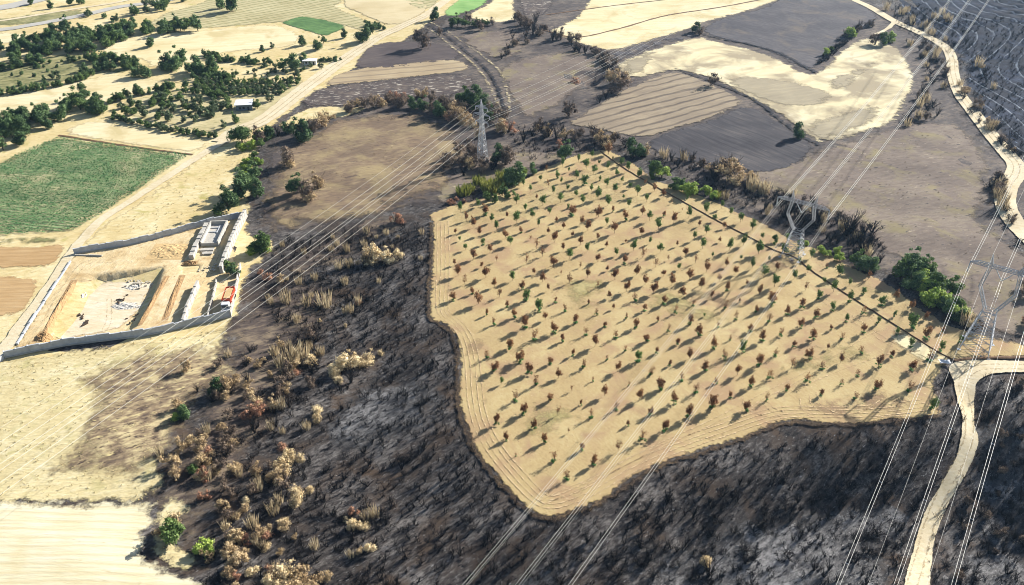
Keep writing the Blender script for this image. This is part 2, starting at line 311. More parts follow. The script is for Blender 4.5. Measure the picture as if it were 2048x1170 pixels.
# base sheet, reaching the horizon; the construction site has its own cut-out floor
def base_ground():
    xs=np.unique(np.r_[np.linspace(-6000,-500,12),np.arange(-500,-220,10),np.arange(-220,260,3),np.arange(260,560,4.),np.linspace(560,6000,12)])
    ys=np.unique(np.r_[np.linspace(-3000,0,8),np.arange(0,60,10),np.arange(60,300,2.6),np.arange(300,720,5.),np.linspace(720,7000,14)])
    G=np.stack(np.meshgrid(xs,ys),-1); nx,ny=len(xs),len(ys); V=G.reshape(-1,2); Z=hfun(V)
    i=(np.arange(ny-1)[:,None]*nx+np.arange(nx-1)[None]).ravel(); F=np.stack([i,i+1,i+nx+1,i+nx],1)
    c=V[F].mean(1); site=U(SITE)[:,:2]; k=~(inside(c,site)&(seg_dist(c,site)>4)); k&=~(inside(c,FW)&(seg_dist(c,FW)>6)); hp=chaikin(U(HILL)[:,:2]); k&=~(inside(c,hp)&(seg_dist(c,hp)>14))
    me=mesh('ground',np.c_[V,Z],F[k],m_char,True); return tag(obj('ground',me),kind='structure')
HILL=[(1770,-60),(1790,20),(1850,70),(1900,95),(1915,150),(1940,215),(1990,280),(2045,330),(2400,420),(2500,-60)]
SITE=[(22,708),(80,620),(130,535),(152,507),(300,482),(400,456),(492,432),(470,490),(478,560),(463,634),(370,656),(200,684),(60,706)]
base_ground()
# --- left valley
sheet('dry_grassland',[(-420,-60),(960,-60),(930,20),(870,38),(800,90),(720,130),(640,185),(560,240),(520,290),(520,330),(505,380),(500,440),(500,470),(540,475),(560,500),(500,540),(480,640),(440,670),(330,735),(250,760),(-420,770)],m_straw,1,8,1.5)
sheet('dry_meadow',[(-420,735),(20,722),(150,697),(330,680),(440,655),(468,655),(440,700),(420,760),(370,800),(340,850),(310,900),(340,960),(330,1010),(-420,1020)],m_meadow,2,5,1)
sheet('half_burnt_grass',[(128,738),(200,705),(330,688),(430,672),(500,680),(480,760),(420,810),(390,850),(350,900),(330,960),(280,985),(200,972),(110,978),(86,940),(96,900),(150,830),(165,785),(138,765)],m_patch,3,4,1)
sheet('stubble_field',[(-440,1006),(150,1001),(290,995),(318,998),(312,1040),(298,1075),(288,1110),(335,1128),(430,1165),(470,1280),(-440,1280)],m_stub,4,5,.5)
sheet('dry_verge',[(318,1000),(350,985),(400,1010),(350,1060),(400,1110),(440,1150),(480,1290),(440,1290),(420,1170),(320,1130),(290,1105)],m_meadow,3,4,1)
sheet('dry_slope',[(150,500),(205,450),(330,370),(420,292),(490,288),(500,340),(475,380),(440,420),(430,446),(300,475)],m_straw,2,5,1)
sheet('crop_field',[(-420,345),(0,324),(60,295),(118,271),(200,283),(385,309),(335,345),(265,393),(200,435),(145,468),(60,472),(-420,478)],m_green,3,6,.6)
sheet('pale_field',[(118,268),(165,240),(200,240),(250,252),(330,264),(428,284),(410,297),(385,308),(200,282)],m_pale,3,6,.5)
strip('field_edge',[(118,271),(200,284),(300,299),(386,310)],1.2,m_ditch,5,3,2,.2)
sheet('ploughed_field',[(-420,500),(60,493),(142,487),(118,520),(95,538),(-420,540)],m_plough,3,6,.5)
sheet('grass_verge',[(-420,540),(60,539),(96,537),(90,550),(-420,553)],m_scrubg,3,6,.5)
sheet('ploughed_field',[(-420,553),(92,549),(70,590),(42,640),(-420,644)],m_plough,3,6,.5)
sheet('grass_verge',[(-420,478),(60,473),(140,470),(140,486),(60,492),(-420,499)],m_scrubg,4,6,.5)
sheet('pale_field',[(-420,206),(0,196),(110,172),(215,148),(290,155),(345,165),(300,178),(215,205),(150,215),(80,238),(0,256),(-420,268)],m_pale,3,8,.8)
sheet('pale_field',[(205,80),(240,75),(330,65),(420,60),(545,46),(605,68),(592,95),(500,100),(420,110),(400,125),(335,130),(300,153),(290,118),(215,117),(203,100)],m_pale,3,8,.8)
sheet('pale_field',[(-440,75),(0,64),(60,68),(112,73),(60,88),(-440,98)],m_pale,3,8,.8)
sheet('scrubland',[(-440,130),(0,125),(100,110),(205,105),(290,125),(285,145),(200,148),(110,170),(0,190),(-440,200)],m_scrubg,3,8,1)
sheet('scrubland',[(-440,50),(0,38),(80,25),(140,20),(200,18),(150,35),(60,52),(-440,62)],m_scrubg,3,8,1)
sheet('dry_orchard_ground',[(225,205),(330,185),(470,160),(620,155),(600,185),(560,210),(520,250),(430,272),(260,240)],m_orchg,3,8,1)
sheet('vineyard_ground',[(290,48),(330,25),(400,8),(450,-30),(700,-30),(690,0),(670,15),(770,52),(730,66),(690,52),(600,45),(545,46),(420,58),(330,62)],m_olive,4,8,1)
sheet('tan_field',[(675,8),(715,-30),(790,-30),(860,10),(850,28),(790,55),(745,40)],m_pale2,5,8,.8)
sheet('vineyard_ground',[(775,-20),(800,-40),(910,-40),(880,8),(840,26)],m_olive,5,8,.8)
sheet('leafy_crop',[(558,46),(600,32),(646,39),(698,53),(652,74)],m_green2,5,6,.4,0)
sheet('grass_field',[(885,22),(925,-8),(950,-30),(1000,-30),(973,8),(955,18),(907,34),(888,32)],m_grass,3,8,.8)
strip('paved_road',[(-440,68),(-40,62),(60,51),(130,38),(180,28),(240,14),(330,2),(420,-20)],[9,9,9],m_tarmac,6,6,2)
strip('paved_road',[(-80,24),(0,16),(60,4),(120,-14)],[14,16],m_tarmac,6,6,2)
strip('dirt_road',[(-60,60),(30,48),(150,28),(260,10),(330,-10)],[4,4],m_road,5,6,2,.5,off=14)
# --- right and centre, burnt fields
m_land=ground('scorched farmland',[C(66,60,60),C(98,90,86),C(146,132,116)],big=20,fine=1.8,ang=R(30),ratio=3,w=.5,contrast=(.33,.66),bump=.45,rag=12,specks=[(1.4,C(50,48,52),.58,.68),(1.2,C(170,154,130),.64,.74)])
sheet('scorched_land',[(960,-60),(930,20),(870,38),(800,90),(720,130),(640,185),(560,240),(520,290),(505,380),(500,445),(540,475),(640,470),(800,430),(855,420),(960,395),(1060,345),(1195,295),(1250,310),(1400,385),(1600,485),(1760,555),(1900,648),(2060,690),(2300,700),(2300,420),(2040,330),(1985,280),(1905,150),(1880,90),(1790,45),(1700,-60)],m_land,1,7,1.5)
sheet('pale_field',[(1092,62),(1130,48),(1165,20),(1195,-40),(1760,-60),(1560,0),(1500,22),(1420,42),(1395,52),(1370,62),(1250,97),(1218,103),(1170,92),(1130,78)],m_pale,2,8,1)
strip('field_edge',[(1085,60),(1150,75),(1230,60),(1330,32),(1440,15),(1520,0)],1.4,m_ditch,5,4,2,.3)
strip('field_edge',[(1092,30),(1150,22),(1240,10),(1330,0)],1.2,m_ditch,5,4,2,.3)
sheet('pale_field',[(955,18),(985,0),(1000,-30),(1040,-30),(1028,15),(1040,38),(1000,46),(955,42),(925,32)],m_pale,2,8,1)
sheet('charred_field',[(1030,-20),(1040,28),(1060,35),(1095,30),(1112,5),(1105,-30)],m_speck,2,8,1)
sheet('burnt_field',[(1396,66),(1422,42),(1530,15),(1560,-5),(1690,-12),(1762,32),(1755,45),(1705,68),(1690,85),(1640,132),(1620,142),(1590,132),(1560,112),(1500,92)],m_darkf,5,8,.8)
sheet('harvested_field',[(1225,130),(1290,102),(1395,72),(1440,85),(1500,98),(1560,118),(1615,150),(1640,142),(1690,92),(1740,70),(1765,85),(1800,95),(1830,140),(1832,170),(1812,210),(1790,250),(1700,278),(1640,289),(1600,265),(1540,220),(1490,195),(1430,160),(1350,140),(1275,160),(1240,150)],m_zig,6,6,.6)
sheet('scorched_sweep',[(1232,128),(1290,105),(1330,98),(1310,120),(1290,150),(1250,155)],m_zigb,8,6,.8)
sheet('scorched_sweep',[(1440,160),(1500,150),(1600,165),(1680,190),(1640,215),(1560,215),(1490,190)],m_zigb,8,6,.8)
sheet('scorched_sweep',[(1650,160),(1680,150),(1740,120),(1770,125),(1730,150),(1690,185),(1655,180)],m_zigb,8,6,.8)
sheet('scorched_sweep',[(1600,255),(1640,235),(1720,215),(1780,195),(1760,245),(1700,270),(1640,285)],m_zigb,8,6,.8)
strip('burnt_ditch',[(1400,68),(1440,78),(1500,90),(1560,108),(1620,140),(1632,146)],[4,4.5],m_hole,9,3,2,.6)
sheet('striped_field',[(1130,248),(1200,206),(1270,168),(1350,140),(1430,170),(1497,205),(1420,240),(1290,279),(1250,272),(1140,252)],m_stripe,6,6,.6)
strip('burnt_ditch',[(1350,138),(1400,156),(1470,182),(1520,208),(1560,240),(1600,272),(1640,291)],[3,4,4],m_hole,9,3,2,.6)
sheet('burnt_field',[(1290,279),(1420,241),(1497,206),(1560,246),(1640,292),(1590,335),(1520,350),(1470,335),(1420,332),(1350,320),(1300,302)],m_darkr,5,6,.8)
sheet('scorched_meadow',[(1470,345),(1530,335),(1600,312),(1700,278),(1790,250),(1850,240),(1930,250),(1990,335),(1975,400),(1965,450),(2050,500),(2140,560),(2140,700),(2060,690),(1960,668),(1935,640),(1880,560),(1800,530),(1720,480),(1680,440),(1620,410),(1560,400),(1500,380)],m_meadb,4,6,1)
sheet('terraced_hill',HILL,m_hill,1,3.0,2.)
sheet('burnt_triangle_field',[(692,140),(742,85),(830,82),(900,90),(936,116),(800,136)],m_tri,4,8,.8)
sheet('striped_field',[(642,172),(684,140),(910,115),(946,136),(940,142),(655,174)],m_stripe2,4,6,.6)
sheet('ash_field',[(600,215),(598,200),(640,174),(930,142),(965,165),(900,200),(830,196),(700,216),(640,214)],m_speck,5,6,.8)
sheet('dry_strip',[(548,255),(600,220),(640,212),(700,212),(760,214),(690,236),(620,242),(575,262)],m_straw,4,6,.8)
sheet('scorched_field',[(990,132),(1060,112),(1160,97),(1222,122),(1205,150),(1150,190),(1105,225),(1040,243),(1000,172)],m_meadb,4,6,1)
sheet('scorched_field',[(905,70),(960,62),(1040,60),(1060,100),(1000,125),(940,100)],m_meadb,4,8,1)
sheet('scorched_field',[(1212,106),(1370,66),(1396,72),(1290,103),(1224,130)],m_darkf,5,8,.8)
sheet('brown_meadow',[(512,445),(518,380),(530,330),(560,300),(640,250),(680,230),(800,222),(850,228),(905,252),(960,300),(930,330),(900,370),(870,398),(790,425),(710,445),(620,458),(540,474)],m_meadc,5,5,1)
sheet('scorched_ground',[(900,330),(1000,300),(1120,300),(1190,300),(1060,345),(1000,375),(900,405),(820,425),(860,395)],m_meadb,4,6,1)
sheet('scorched_ground',[(620,450),(800,420),(860,400),(870,440),(820,470),(720,500),(650,560),(560,620),(520,600),(540,520)],m_brownburn,2,6,1.5)
sheet('scorched_ground',[(440,655),(500,560),(600,520),(700,560),(680,660),(620,740),(580,860),(500,960),(440,1060),(400,1160),(330,1090),(290,1010),(310,900),(380,800)],m_brownburn,2,6,1.5)
sheet('ash_slope',[(640,830),(700,760),(800,730),(900,760),(900,860),(820,900),(700,930),(640,900)],m_ash,2,6,2)
sheet('ash_slope',[(1250,1110),(1400,1010),(1560,990),(1800,960),(1860,1000),(1800,1260),(1250,1260)],m_ash,2,6,2)
sheet('ash_slope',[(1930,820),(2000,770),(2140,770),(2140,1260),(1860,1260),(1870,1060),(1930,960)],m_ash,2,6,2)
sheet('hollow_shade',[(1158,160),(1168,152),(1190,150),(1200,158),(1196,166),(1178,171),(1162,168)],m_hole,4,3,.3)  # dark sheet paints shade into the dip of the terrain
# --- roads
strip('dirt_road',[(440,285),(475,262),(520,245),(560,217),(600,185),(640,155),(700,112),(755,76),(800,55),(850,32),(875,14),(905,-10),(930,-40)],[9,10,10,8.5,7.5,7,7],m_road,7,3,4,.4)
strip('dirt_track',[(448,284),(385,322),(320,365),(250,410),(205,440),(168,477),(140,512),(98,578),(50,642),(15,692),(-30,735),(-90,790)],[4.5,4.,4.2,5],m_road,7,2.5,4,.3)
strip('burnt_track',[(835,50),(870,66),(905,95),(938,120),(965,150),(985,185),(1003,225)],[2.4,2.6],m_pale2,7,3,3,.3)
strip('burnt_track',[(850,40),(890,60),(930,88),(965,112),(1000,145),(1015,185),(1020,225)],[2.4,2.6],m_pale2,7,3,3,.3)
strip('burnt_ditch',[(842,45),(880,63),(920,93),(952,120),(982,152),(1000,190),(1012,225)],[3,4],m_hole,9,3,2,.6)
strip('dirt_road',[(1660,-40),(1700,-5),(1740,15),(1790,44),(1830,62),(1870,82),(1893,98),(1903,118),(1906,150),(1920,190),(1950,230),(1985,275),(2015,310),(2032,332),(2029,352),(2014,375),(2011,410),(2025,440),(2070,490)],[6,6,6.5,6.5,7,8,8],m_road,7,2.5,4,.12)
strip('dirt_track',[(1792,42),(1775,58),(1752,70)],3,m_road,7,2.5,3,.3)
sheet('dirt_road',[(1893,738),(1905,760),(1910,790),(1923,830),(1922,870),(1915,910),(1880,970),(1850,1020),(1830,1080),(1806,1170),(1785,1280),(1862,1280),(1860,1160),(1868,1080),(1894,1012),(1928,960),(1951,910),(1959,880),(1947,850),(1949,800),(1950,772),(1965,757),(1990,747),(2140,745),(2140,727),(2000,722),(1950,721),(1910,724)],m_road,7,1.0,.1,2,step=1.2)
# --- the orchard field
sheet('orchard_field',None,m_orch,3,5,.35,1,world=FW,step=2)
sheet('bare_soil_patch',[(1300,905),(1400,880),(1500,850),(1560,815),(1640,790),(1750,770),(1840,780),(1870,820),(1780,838),(1690,846),(1600,835),(1560,838),(1480,868),(1380,900),(1290,930)],m_orch2,4,5,1)
sheet('bare_soil_patch',[(925,690),(960,670),(1010,700),(1000,760),(960,830),(940,800),(930,740)],m_orch2,4,5,1)
sheet('yellow_soil_patch',[(870,430),(960,405),(1080,350),(1200,305),(1300,375),(1500,480),(1480,520),(1300,440),(1150,420),(1000,470),(900,560),(866,560)],m_orch3,4,5,1)
sheet('yellow_soil_patch',[(1210,300),(1310,366),(1440,410),(1600,492),(1800,590),(1960,672),(2060,694),(2060,712),(1930,715),(1880,700),(1700,590),(1560,500),(1400,420),(1240,325)],m_orch3,4,5,.6)
sheet('pale_soil_patch',[(1790,648),(1850,685),(1905,712),(1888,738),(1840,728),(1770,680)],m_pale,5,4,.6)
sheet('burnt_patch',[(1548,508),(1560,503),(1590,508),(1602,520),(1600,532),(1575,530),(1550,520)],m_speck,6,3,.4)
# wheel ruts along the south and west edge, concentric turns, long passes
def inset(i0,i1,d):
    P=FW[i0:i1]; t=np.gradient(P,axis=0); t/=np.hypot(t[:,0],t[:,1])[:,None]; nrm=np.stack([t[:,1],-t[:,0]],1)
    c=P+nrm*d; return c
iw0=FIELD_PX.index((1880,830)); iw1=len(FIELD_PX)-6
tst=inset(iw0,iw1,3.)
sgn=1 if inside(tst,FW).mean()>.5 else -1
def smooth(P,k=2):
    for _ in range(k): P=np.vstack([P[:1],(P[:-2]+2*P[1:-1]+P[2:])/4,P[-1:]])
    return P
m_singe=ground('singed grass fringe',[C(54,46,42),C(88,74,60),C(150,126,94)],big=5,fine=.6,ang=0,ratio=1,w=.6,bump=.7,rag=1.5,specks=[(.6,C(40,36,36),.56,.66)])
strip('singed_verge',None,2.3,m_singe,5,1.2,6,.6,world=smooth(inset(iw0,iw1,-sgn*.3),1))
for d in (2.3,3.7,5.2,6.6): strip('wheel_ruts',None,.55,m_track,5,1.5,2,.08,world=smooth(inset(iw0,iw1,sgn*d)))
for pts in ([(1485,793),(1488,812),(1508,826),(1545,836),(1562,832)],[(1528,796),(1545,815),(1572,826)],[(1520,800),(1538,820),(1565,832)],[(1600,797),(1603,818),(1620,834)],[(1618,790),(1624,812),(1650,830)],[(1632,786),(1640,808),(1665,824),(1695,830),(1735,818),(1765,798)],
  [(1080,1003),(1110,988),(1160,967),(1210,942),(1260,915),(1330,882),(1400,851),(1470,817),(1540,781),(1620,741),(1690,700),(1740,670),(1765,662),(1803,664)],[(1085,1012),(1120,996),(1170,974),(1220,948),(1270,922),(1335,890),(1405,859),(1475,825),(1545,790),(1620,752)],
  [(1640,590),(1700,630),(1780,682),(1850,716)],[(1625,590),(1690,634),(1770,686),(1840,722)],[(1500,815),(1600,775),(1700,735),(1780,708),(1840,703)],[(1690,845),(1760,835),(1830,832),(1865,826)]):
    strip('wheel_ruts',pts,.5,m_track,5,1.5,2,.08)
strip('ditch',[(1200,303),(1245,335),(1300,368),(1360,401),(1430,440),(1500,476),(1545,500),(1590,516),(1620,540),(1680,581),(1750,626),(1820,670),(1870,702),(1908,722)],[.6,.7],m_ditch,5,1.5,4,.12,prof=[0,.12,.22,.12,0])
strip('ditch',[(1906,722),(1960,717),(2050,716),(2130,714)],1.0,m_ditch,5,2,4,.1,prof=[0,.12,.2,.12,0])
# --- construction site
sheet('construction_ground',SITE,m_site,6,1.0,.2,0)
sheet('pit_floor',[(198,566),(250,557),(316,556),(302,586),(266,640),(228,664),(100,680),(118,640),(160,588)],m_pitf,8,2,.4)

for pg in ([(1100,560),(1160,540),(1230,560),(1200,620),(1120,640)],[(1010,830),(1080,800),(1180,810),(1160,870),(1060,890)],[(1300,560),(1420,600),(1500,650),(1400,660),(1290,620)],[(1560,700),(1700,680),(1780,720),(1660,760),(1560,750)]): sheet('weedy_soil_patch',pg,m_weed,5,5,1)
RC=[(2100,737),(1990,735),(1945,742),(1925,765),(1930,800),(1938,845),(1935,885),(1915,930),(1885,985),(1862,1040),(1842,1110),(1822,1180),(1812,1260)]
for o_ in (-1.05,1.05): strip('wheel_ruts',RC,.7,m_rutr,8,1.5,2,.08,off=o_)
RD=[(475,262),(520,245),(560,217),(600,185),(640,155),(700,112),(755,76),(800,55),(850,32)]
for o_ in (-1.6,1.2): strip('wheel_ruts',RD,.9,m_rutr,8,2.5,2,.08,off=o_)
RE=[(1893,98),(1903,118),(1906,150),(1920,190),(1950,230),(1985,275),(2015,310),(2032,332),(2029,352),(2014,375),(2011,410),(2025,440)]
for o_ in (-1.2,1.2): strip('wheel_ruts',RE,.8,m_rutr,8,2.,2,.08,off=o_)
for pts in ([(60,690),(95,630),(130,570),(170,525),(230,520)],[(70,695),(104,636),(140,576),(178,530),(236,526)],[(370,620),(400,560),(425,520),(432,505)],[(380,622),(410,562),(434,522),(441,507)],[(215,600),(214,640),(205,662)],[(224,600),(224,640),(216,662)]): strip('wheel_ruts',pts,.6,m_rutr,9,1.2,2,.08)
for pg in ([(138,1090),(165,1080),(200,1098),(160,1104)],[(125,1142),(160,1130),(165,1142),(140,1150)],[(250,1165),(300,1158),(310,1175),(260,1180)],[(270,1040),(290,1030),(300,1060),(280,1085),(268,1070)]): sheet('worn_stubble_patch',pg,m_patch,6,2,.6)
# ================================================================ VEGETATION
l_dark=leaf('dark green leaves',C(52,70,46,1.5),C(82,106,66,1.6),C(128,150,98,1.6))
l_mid=leaf('green leaves',C(62,84,48,1.25),C(96,122,66,1.25),C(146,168,100,1.25))
l_lime=leaf('lime green leaves',C(104,132,52,1.3),C(158,182,80,1.3),C(204,216,120,1.3))
l_sage=leaf('grey green leaves',C(74,88,62),C(106,124,88),C(148,162,122))
l_tan=leaf('scorched tan leaves',C(140,118,90,1.35),C(200,174,132,1.35),C(238,218,176,1.35),.25)
l_pale=leaf('scorched pale leaves',C(176,152,112,1.45),C(230,208,162,1.45),C(252,238,200,1.45),.25)
l_rust=leaf('scorched rust leaves',C(136,96,76,1.3),C(190,142,112,1.3),C(226,184,150,1.3),.25)
l_grey=leaf('scorched grey brown leaves',C(84,72,64,1.25),C(132,114,98,1.25),C(182,162,138,1.25),.2)
l_orust=leaf('withered rust sapling leaves',C(104,70,50,1.2),C(156,112,76,1.2),C(200,160,114,1.2),.2)
l_reed=leaf('reed blades',C(118,128,60),C(172,176,86),C(212,206,126))
l_stalk=leaf('dry stalks',C(150,134,106,1.3),C(206,186,148,1.3),C(242,226,190,1.3),.25)
bark=plain('bark',C(86,70,56),var=.2); bark_char=plain('charred bark',C(30,29,32),var=.3,scale=3); bark_grey=plain('scorched bark',C(104,92,80),var=.25)
VR=np.random.RandomState(11)
def quads(c,n,s,rs):
    """leaf quads at centres c with normals n and sizes s"""
    k=len(c); t=rs.normal(size=(k,3)); u=np.cross(n,t); u/=np.linalg.norm(u,axis=1)[:,None]+1e-9; v=np.cross(n,u); v/=np.linalg.norm(v,axis=1)[:,None]+1e-9
    s=s[:,None]; a=u*s; b=v*s*.62
    V=np.stack([c-a,c-b*1.1,c+a,c+b],1).reshape(-1,3); F=np.arange(4*k).reshape(-1,4); return V,F
def ico(c,r,rs,sub=1):
    bm=bmesh.new(); bmesh.ops.create_icosphere(bm,subdivisions=sub,radius=1); V=np.array([v.co[:] for v in bm.verts]); F=[[v.index for v in f.verts] for f in bm.faces]; bm.free()
    V=V*(1+rs.uniform(-.25,.25,(len(V),1))); return V*r+c,F
def crown(seed,blobs=16,leaves=900,ls=.045,top=1.0,low=.12,spread=.5,core=.62,irr=0.):
    rs=np.random.RandomState(seed); VV=[];FF=[];n0=0; cs=[];rr=[]
    for i in range(blobs):
        th=rs.uniform(0,6.283); q=math.sqrt(rs.uniform(0,1)); zz=rs.uniform(0,1)
        env=math.sin(math.pi*min(1,.18+.72*zz))**.7
        r=rs.uniform(.13,.24)*(1.1-.35*zz); R0=max(0,(spread-r*.8))*q*env
        cs.append((R0*math.cos(th),R0*math.sin(th),low+r*.6+(top-low-r*1.5)*zz)); rr.append(r)
    cs=np.array(cs);rr=np.array(rr)
    if irr:
        cs[:,0]*=rs.uniform(1-irr,1+irr*.6); cs[:,1]*=rs.uniform(1-irr,1+irr*.6); cs[:,0]+=(cs[:,2]-.4)*rs.uniform(-irr,irr); rr*=rs.uniform(.4,1.1,len(rr)); cs[:,2]*=rs.uniform(.6,1.12,len(rr))
    idx=rs.choice(blobs,leaves,p=rr**2/(rr**2).sum()); d=rs.normal(size=(leaves,3)); d[:,2]=d[:,2]*.9+.25; d/=np.linalg.norm(d,axis=1)[:,None]
    rad=rr[idx]*(rs.uniform(.35,1.45,leaves) if irr>.3 else rs.uniform(.72,1.25,leaves)); c=cs[idx]+d*rad[:,None]*np.array([1,1,.9]); nn=d+rs.normal(size=d.shape)*.55; nn/=np.linalg.norm(nn,axis=1)[:,None]
    V,F=quads(c,nn,ls*rs.uniform(.6,1.5,leaves),rs); F=[list(f) for f in F]
    for c0,r0 in zip(cs,rr):
        v,f=ico(c0,r0*core,rs); n0=len(V); V=np.vstack([V,v]); F+= [[i+n0 for i in g] for g in f]
    return V,F
def trunk(seed,h=.5,r=.03,br=5,reach=.3):
    rs=np.random.RandomState(seed+99); m=MB(); m.bar((0,0,-.08),(rs.uniform(-.03,.03),rs.uniform(-.03,.03),h*.5),r,r*.7,6)
    for i in range(br):
        a=rs.uniform(0,6.28); m.bar((0,0,h*rs.uniform(.3,.5)),(reach*math.cos(a)*rs.uniform(.5,1),reach*math.sin(a)*rs.uniform(.5,1),h*rs.uniform(.9,1.4)),r*.55,r*.2,4)
    return m.v,m.f
def blades(seed,n,h,spread,w,lean=.25):
    rs=np.random.RandomState(seed); V=[];F=[]
    for i in range(n):
        a=rs.uniform(0,6.28);q=spread*math.sqrt(rs.uniform());x,y=q*math.cos(a),q*math.sin(a); hh=h*rs.uniform(.5,1.);b=rs.uniform(0,3.14);dx,dy=math.cos(b)*w,math.sin(b)*w
        lx,ly=x*lean*2+rs.normal()*lean*.25,y*lean*2+rs.normal()*lean*.25; k=len(V)
        V+=[(x-dx,y-dy,0),(x+dx,y+dy,0),(x+lx*.5+dx*1.6,y+ly*.5+dy*1.6,hh*.6),(x+lx*.5-dx*1.6,y+ly*.5-dy*1.6,hh*.6),(x+lx,y+ly,hh)]; F+=[(k,k+1,k+2,k+3),(k+3,k+2,k+4)]
    return V,F
def twigs(seed,stems=9,h=1.,spread=.32,r=.02,kids=3,lean=1.):
    rs=np.random.RandomState(seed); m=MB()
    for i in range(stems):
        a=rs.uniform(0,6.28);q=spread*rs.uniform(.3,1)*lean;p0=Vector((rs.uniform(-.05,.05),rs.uniform(-.05,.05),-.04));p1=p0+Vector((q*.45*math.cos(a),q*.45*math.sin(a),h*rs.uniform(.35,.55)))
        p2=p1+Vector((q*.6*math.cos(a+rs.uniform(-.5,.5)),q*.6*math.sin(a+rs.uniform(-.5,.5)),h*rs.uniform(.25,.5)));m.bar(p0,p1,r,r*.7,3);m.bar(p1,p2,r*.7,r*.3,3)
        for k in range(kids):
            s=p0.lerp(p1,rs.uniform(.5,1)) if k%2 else p1.lerp(p2,rs.uniform(.1,.8)); e=s+Vector((rs.uniform(-.2,.2),rs.uniform(-.2,.2),rs.uniform(.08,.3)))*h*.8; m.bar(s,e,r*.5,r*.2,3)
    return m.v,m.f
PROTO={}
def proto(key,parts): PROTO.setdefault(key,[]).append(parts)   # parts: [(name,mesh)]
def mk(kind,obname,cm,tm,n=4,s0=0,core=None,**kw):
    for i in range(n):
        V,F=crown(s0+i*7,**kw); parts=[('crown',mesh(obname+'_crown',V,F,cm))]
        tv,tf=trunk(s0+i); parts.append(('trunk',mesh(obname+'_trunk',tv,tf,tm)))
        if kind in 'tsrwk': 
            v,f=twigs(s0+i,9,1.,.42,.012,3); parts.append(('branches',mesh('branches',v,f,bark_grey)))
        proto(kind,parts)
NAME={'g':('broadleaf_tree','dark broadleaf tree','tree'),'m':('leafy_tree','leafy green tree','tree'),'l':('green_shrub','lime green shrub','shrub'),'p':('pine_tree','round-topped pine','tree'),
 'o':('orchard_tree','grey green tree','tree'),'t':('scorched_tree','tan scorched tree','tree'),'w':('scorched_bush','cream scorched bush','bush'),'r':('scorched_bush','rusty scorched bush','bush'),
 's':('scorched_tree','greyish scorched tree','tree'),'k':('charred_tree','charred leafless tree','tree'),'y':('reed_clump','yellow reed clump','reeds'),'d':('dry_bush','dry stalk clump','bush'),'x':('charred_bush','low blackened bush','bush')}
mk('g','broadleaf',l_dark,bark,6,10,blobs=20,leaves=1700,ls=.036,irr=.22); mk('m','leafy',l_mid,bark,5,60,blobs=17,leaves=1500,ls=.036,irr=.3); mk('l','lime',l_lime,bark,3,110,blobs=12,leaves=800,low=0.,ls=.05)
mk('p','pine',l_mid,bark,2,150,blobs=26,leaves=1600,ls=.03,spread=.52,low=.15,core=.85); mk('o','orchard',l_sage,bark,3,190,blobs=9,leaves=420,ls=.06,core=.4)
mk('t','tan',l_tan,bark_grey,5,230,blobs=13,leaves=1300,core=.12,ls=.028,irr=.4); mk('w','pale',l_pale,bark_grey,5,270,blobs=17,leaves=1700,core=.15,ls=.026,low=.02,irr=.4); mk('r','rust',l_rust,bark_grey,4,310,blobs=12,leaves=1000,core=.1,low=.02,ls=.027,irr=.45)
mk('s','grey',l_grey,bark_grey,5,350,blobs=13,leaves=950,core=.1,ls=.028,irr=.45)
for i in range(4):
    v,f=twigs(400+i,13,1.,.5,.014,7); tv,tf=trunk(400+i,.5,.035,4); proto('k',[('branches',mesh('charred_branches',v,f,bark_char)),('trunk',mesh('charred_trunk',tv,tf,bark_char))])
    v,f=blades(420+i,150,1.,.42,.022,.3); proto('y',[('blades',mesh('reed_blades',v,f,l_reed))])
    v,f=blades(440+i,60,1.,.34,.012,.25); v2,f2=twigs(460+i,6,.9,.4,.016,3); proto('d',[('stalks',mesh('dry_stalks',v,f,l_stalk)),('stems',mesh('dark_stems',v2,f2,bark_char))])
    v,f=twigs(480+i,12,1.,.6,.024,5); v2,f2=crown(500+i,blobs=5,leaves=60,core=.1,low=0,ls=.05); proto('x',[('branches',mesh('blackened_branches',v,f,bark_char)),('dead_leaves',mesh('dead_leaves',v2,f2,plain('soot leaves %d'%i,C(52,46,44))))])
ASP={'g':.95,'m':.9,'l':.75,'p':.62,'o':.95,'t':.9,'w':.7,'r':.8,'s':.95,'k':1.0,'y':.8,'d':1.15,'x':.7}
REG={}
rnd=random.Random(5)
def plant(kind,P,w,place,h=None,name=None,look=None,cat=None):
    """one plant: an Empty at its foot with crown and trunk children sharing mesh data"""
    nm,lk,ct=NAME[kind]; nm=name or nm; lk=look or lk; ct=cat or ct
    h=h or w*ASP[kind]*rnd.uniform(.85,1.15)
    r=empty(nm,(P[0],P[1],P[2]-.05),rnd.uniform(0,6.28)); r.scale=(w,w*rnd.uniform(.85,1.1),h); r['category']=ct
    for pn,me in rnd.choice(PROTO[kind]): obj(pn,me,r)
    REG.setdefault((lk,place),[]).append(r); return r
def pp(kind,px,py,wpx,place,**k):
    wpx*=1.25 if kind in 'tws' else 1.12
    P=U1(px,py); w=wpx/px_m(P); hh=w*ASP[kind]; P=U1(px,py,hh*.45); P[2]=h1(P[0],P[1]); return plant(kind,P,w,place,**k)
def many(lst,place,**k):
    for e in lst: pp(e[0],e[1],e[2],e[3],place,**k)
